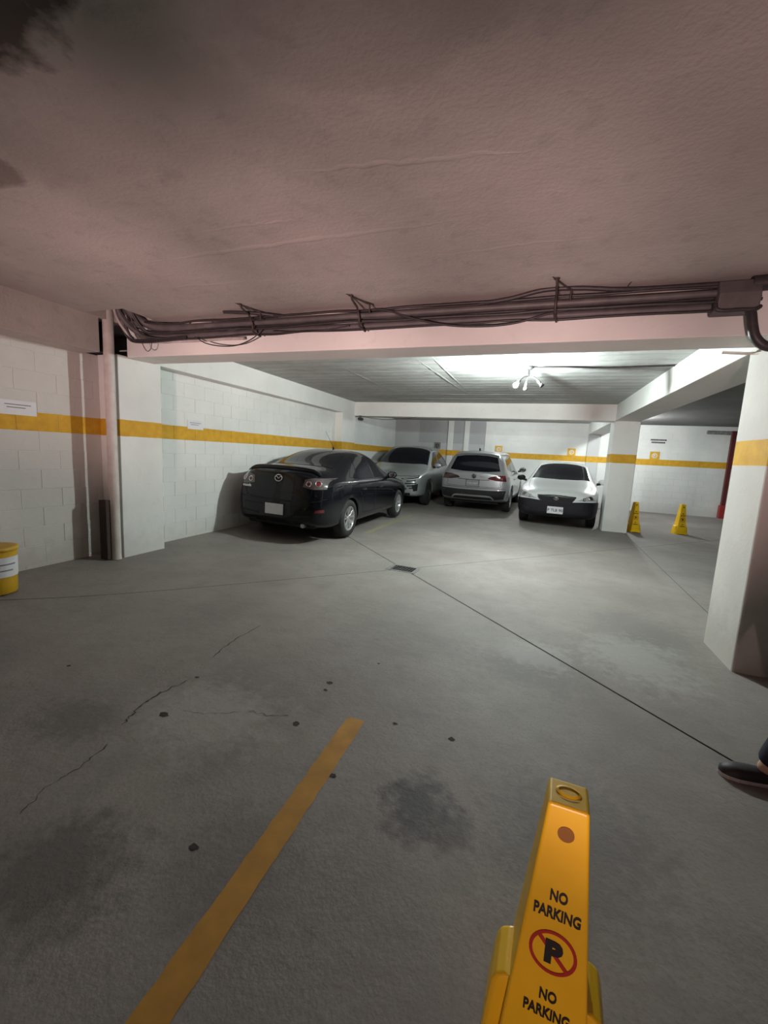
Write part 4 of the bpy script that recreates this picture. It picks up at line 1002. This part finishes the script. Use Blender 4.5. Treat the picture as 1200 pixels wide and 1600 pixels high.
vw.patch('rear_window', 'B', [(-.66, 1.115), (-.35, 1.085), (0, 1.08), (.35, 1.085), (.66, 1.115)], [(-.545, 1.46), (-.3, 1.50), (0, 1.51), (.3, 1.50), (.545, 1.46)], GLASSK, nu=20, nv=10)
vw.patch('windscreen', 'T', [(1.13, -.64), (1.23, 0), (1.13, .64)], [(.50, -.54), (.40, 0), (.50, .54)], GLASSK, nu=16, nv=8)
sp2 = MB(); vs = []
for i in range(17):
    y = -.58+1.16*i/16; p, n = vw.hit('T', -1.80, y); vs += [p+Vector((.12, 0, .004)), p+Vector((-.10, 0, .006)), p+Vector((-.135, 0, -.012)), p+Vector((-.11, 0, -.035)), p+Vector((0, 0, -.05))]
sp2.add(vs, [(5*i+k, 5*i+k+1, 5*i+6+k, 5*i+5+k) for i in range(16) for k in range(4)], True).build('roof_spoiler', SILVERP, vw.root)
for sd, m in ((1, 'L'), (-1, 'R')):
    vw.patch('side_window', m, [(-.02, 1.075), (.45, 1.07), (.95, 1.08)], [(-.02, 1.53), (.38, 1.48), (.88, 1.16)], GLASSK, nu=12, nv=6)
    vw.patch('side_window', m, [(-1.05, 1.09), (-.6, 1.08), (-.10, 1.075)], [(-1.05, 1.50), (-.6, 1.535), (-.10, 1.54)], GLASSK, nu=12, nv=6)
    vw.patch('quarter_window', m, [(-1.68, 1.16), (-1.13, 1.10)], [(-1.52, 1.42), (-1.13, 1.48)], GLASSK, nu=8, nv=5)
    vw.mirror(.80, .99, 1.13, sd, TRIMK)
    tl = vw.patch('tail_lamp', 'B', [(sd*.36, .905), (sd*.60, .865), (sd*.84, .86)], [(sd*.42, .955), (sd*.60, 1.005), (sd*.80, 1.01)], LAMPRED if sd == -1 else mat_base('shaded_red_lens', (.035, .012, .014), .2, 0, .6), nu=14, nv=6, off=.008)  # left lens is a darker copy, with shade put into its colour
    vw.strip('lamp_line', 'B', [(sd*.42, .93), (sd*.60, .91), (sd*.80, .91)], .010, LAMPDIM, tl, off=.012)
    vw.patch('reflector', 'B', [(sd*.58, .53), (sd*.80, .55)], [(sd*.58, .57), (sd*.80, .59)], LAMPDIM, nu=6, nv=3, off=.010)
    vw.strip('roof_rail', 'T', [(.30, sd*.60), (-.5, sd*.60), (-1.5, sd*.595)], .035, ALLOY, off=.035, n=16)
    for pts in ([(-.06, 1.05), (-.05, .7), (-.06, .40)], [(1.05, 1.0), (1.07, .7), (1.0, .40)], [(-1.08, 1.06), (-1.02, .82), (-.88, .62), (-.82, .40)]): vw.strip('door_seam', m, pts, .009, SEAM, n=16)
    vw.strip('sill_cladding', m, [(-.90, .36), (0, .34), (.90, .36)], .10, TRIMK, off=.010, n=16)
    vw.patch('headlamp', 'F', [(sd*.34, .70), (sd*.66, .72)], [(sd*.36, .80), (sd*.66, .84)], LAMPCLEAR, nu=8, nv=4)
    for x in (-.80, .22):
        p, nn = vw.hit(m, x, .88); MB().tube(bez([p+Vector((-.10, 0, 0))+nn*.004, p+Vector((-.07, 0, 0))+nn*.032, p+Vector((.07, 0, .004))+nn*.032, p+Vector((.10, 0, 0))+nn*.004], 5), .014, 8).build('door_handle', SILVERP, vw.root)
vw.patch('lower_bumper', 'B', [(-.80, .40), (-.4, .36), (0, .355), (.4, .36), (.80, .40)], [(-.84, .62), (-.4, .60), (0, .60), (.4, .60), (.84, .62)], TRIMK, nu=22, nv=6, off=.012)
vw.strip('skid_trim', 'B', [(-.56, .37), (-.50, .43), (-.40, .45), (0, .45), (.40, .45), (.50, .43), (.56, .37)], .034, ALLOY, off=.024, n=42)
vw.strip('bumper_crease', 'B', [(-.80, .665), (0, .65), (.80, .665)], .012, SEAM, off=.003, n=24)
vw.strip('tailgate_line', 'B', [(-.42, .875), (0, .865), (.42, .875)], .012, SEAM, off=.004, n=20)
vw.strip('tailgate_seam', 'B', [(-.70, 1.0), (-.69, .80), (-.66, .70), (0, .69), (.66, .70), (.69, .80), (.70, 1.0)], .008, SEAM, off=.003, n=42)
p, n_ = vw.hit('B', 0, .955); fr_ = frame(p+n_*.008, (0, -1, 0), n_.cross(Vector((0, -1, 0))))
e_ = MB().lathe([(.0001, .001), (.058, .001), (.066, -.004)], 28).xf(fr_).build('emblem', TRIMK, vw.root)
w_ = MB().lathe([(.052, .003), (.060, .003), (.060, .006), (.052, .006)], 28, close=True)
w_.tube([(-.026, .044, .005), (0, .004, .005), (.026, .044, .005)], .005, 6).tube([(-.046, .018, .005), (-.024, -.042, .005), (0, .000, .005), (.024, -.042, .005), (.046, .018, .005)], .005, 6)
w_.xf(fr_).build('emblem_ring', CHROME, e_)
put_text('lettering', 'TAOS', .045, CHROME, vw.root, frame(vw.hit('B', -.23, .945)[0]+Vector((-.008, 0, 0)), (0, -1, 0), (0, 0, 1)), depth=.002, spacing=1.5)
vw.plate('B', .02, .775, .33, .165, PLATEG, 'P 532 KNT', mat_base('plate_white_print', (.5, .5, .5), .6), out=.016, size=.06)
p, n_ = vw.hit('T', -1.52, 0); MB().prism([(-.10, 0), (.06, 0), (.0, .02), (-.06, .07), (-.09, .075)], 'Y', -.018, .018).xf(Matrix.Translation(p)).build('roof_fin', TRIMK, vw.root, .006)
MB().box(-1.9, 1.0, -.65, .65, .22, .34).build('underbody', TRIMK, vw.root, .02)

# ---------- white saloon, front view
WHITEP = paint('white_car_paint', (.64, .66, .66), .0, .34, .9)
cor_st = [
 (2.23, .33, .54, .60, .50, .68, .42, .71), (2.17, .26, .74, .69, .68, .775, .55, .815), (2.0, .23, .835, .79, .77, .845, .62, .895), (1.6, .21, .865, .885, .81, .925, .67, .975),
 (1.18, .20, .868, .93, .825, .995, .68, 1.045), (.80, .20, .868, .94, .825, 1.20, .635, 1.26), (.40, .20, .868, .945, .825, 1.375, .585, 1.44), (-.1, .20, .868, .95, .825, 1.425, .57, 1.495), (-.7, .20, .868, .955, .825, 1.39, .57, 1.46), (-1.15, .20, .868, .96, .825, 1.23, .60, 1.29), (-1.5, .20, .868, .965, .82, 1.07, .66, 1.12), (-1.9, .21, .86, .96, .80, 1.03, .66, 1.08), (-2.15, .25, .78, .92, .72, .98, .58, 1.02), (-2.22, .34, .58, .82, .55, .90, .46, .93)]
co = Car('sedan_car', (.76, 12.52, .005), math.radians(-90-5.5), 'white sedan with black front bumper beside the square column', cor_st, WHITEP, (-1.30, 1.32), .315, 1.02)
co.wheels(1.50, .20, 'five', noisy('steel_wheel', (.45, .46, .47), (.38, .39, .40), .4, 10, metal=.6))
co.patch('windscreen', 'T', [(1.09, -.66), (1.20, -.35), (1.24, 0), (1.20, .35), (1.09, .66)], [(.44, -.52), (.36, -.28), (.33, 0), (.36, .28), (.44, .52)], GLASSK, nu=20, nv=10)
co.patch('rear_window', 'T', [(-1.50, -.56), (-1.54, 0), (-1.50, .56)], [(-.82, -.47), (-.76, 0), (-.82, .47)], GLASSK, nu=14, nv=6)
for sd, m in ((1, 'L'), (-1, 'R')):
    co.patch('side_window', m, [(-.02, .985), (.45, .985), (.92, .995)], [(-.02, 1.37), (.32, 1.34), (.86, 1.07)], GLASSK, nu=12, nv=6)
    co.patch('side_window', m, [(-1.0, 1.0), (-.6, .99), (-.10, .985)], [(-.86, 1.28), (-.55, 1.36), (-.10, 1.375)], GLASSK, nu=12, nv=6)
    co.mirror(.80, .95, 1.03, sd, TRIMK if sd == -1 else WHITEP)
    hl = co.patch('headlamp', 'F', [(sd*.41, .640), (sd*.60, .640), (sd*.81, .665)], [(sd*.45, .655), (sd*.62, .745), (sd*.795, .795)], LAMPCLEAR, nu=14, nv=6, off=.007)
    for ya, za, rr in ((sd*.56, .68, .035), (sd*.69, .715, .045)):
        co.lathe_at('reflector_bowl', 'F', ya, za, [(.0001, .006), (rr*.6, .010), (rr, .012), (rr*1.1, .006)], CHROME, hl)
    for pts in ([(-.06, .97), (-.05, .7), (-.06, .36)], [(1.02, .92), (1.03, .66), (.98, .36)]): co.strip('door_seam', m, pts, .008, SEAM, n=16)
    co.patch('fog_recess', 'F', [(sd*.56, .36), (sd*.72, .38)], [(sd*.56, .42), (sd*.73, .44)], TRIMK, nu=6, nv=3, off=.016)
    co.patch('tail_lamp', 'B', [(sd*.46, .80), (sd*.74, .82)], [(sd*.46, .94), (sd*.72, .95)], LAMPRED, nu=8, nv=4)
BUMPK = noisy('unpainted_black_bumper', (.010, .009, .013), (.016, .014, .019), .5, 20, spec=.2)
co.cx = 1.55
bl = [(-1.38, .25), (-1.1, .245), (-.7, .245), (0, .245), (.7, .245), (1.1, .245), (1.38, .25)]
bu = [(-1.38, .60), (-1.1, .625), (-.72, .625), (-.45, .60), (0, .585), (.45, .60), (.72, .625), (1.1, .625), (1.38, .60)]
co.patch('front_bumper', 'C', bl, bu, BUMPK, nu=44, nv=10, off=.012)
gr = co.patch('grille', 'F', [(-.33, .595), (0, .585), (.33, .595)], [(-.40, .70), (0, .715), (.40, .70)], TRIMK, nu=14, nv=4, off=.008)
for z0 in (.62, .655): co.strip('grille_bar', 'F', [(-.34, z0), (0, z0), (.34, z0)], .012, BUMPK, gr, off=.014, n=12)
co.strip('grille_chrome', 'F', [(-.40, .71), (-.36, .64), (-.30, .60)], .014, CHROME, gr, off=.015, n=10)
co.strip('grille_frame', 'F', [(-.40, .712), (0, .728), (.40, .712)], .020, TRIMK, gr, off=.014, n=16)
p, n_ = co.hit('F', 0, .665); fr_ = frame(p+n_*.018, (0, 1, 0), n_.cross(Vector((0, 1, 0))))
tb = MB()
for ra, rb in ((.050, .034), (.018, .032)):
    tb.tube([(ra*math.cos(2*math.pi*k/20), rb*math.sin(2*math.pi*k/20), 0) for k in range(21)], .005, 6, caps=False)
tb.tube([(.032*math.cos(2*math.pi*k/20), .012*math.sin(2*math.pi*k/20)+.018, 0) for k in range(21)], .005, 6, caps=False)
tb.xf(fr_).build('emblem', CHROME, co.root)
co.plate('F', 0, .405, .33, .155, PLATEW, 'P TLB 90', out=.030, size=.085)
co.patch('lower_grille', 'F', [(-.40, .275), (.40, .275)], [(-.42, .325), (.42, .325)], TRIMK, nu=12, nv=3, off=.016)
co.strip('bonnet_seam', 'T', [(2.02, -.60), (1.6, -.66), (1.2, -.68)], .007, SEAM, n=16)
co.strip('bonnet_seam', 'T', [(2.02, .60), (1.6, .66), (1.2, .68)], .007, SEAM, n=16)
MB().box(-1.0, 1.0, -.60, .60, .17, .26).build('underbody', TRIMK, co.root, .02)
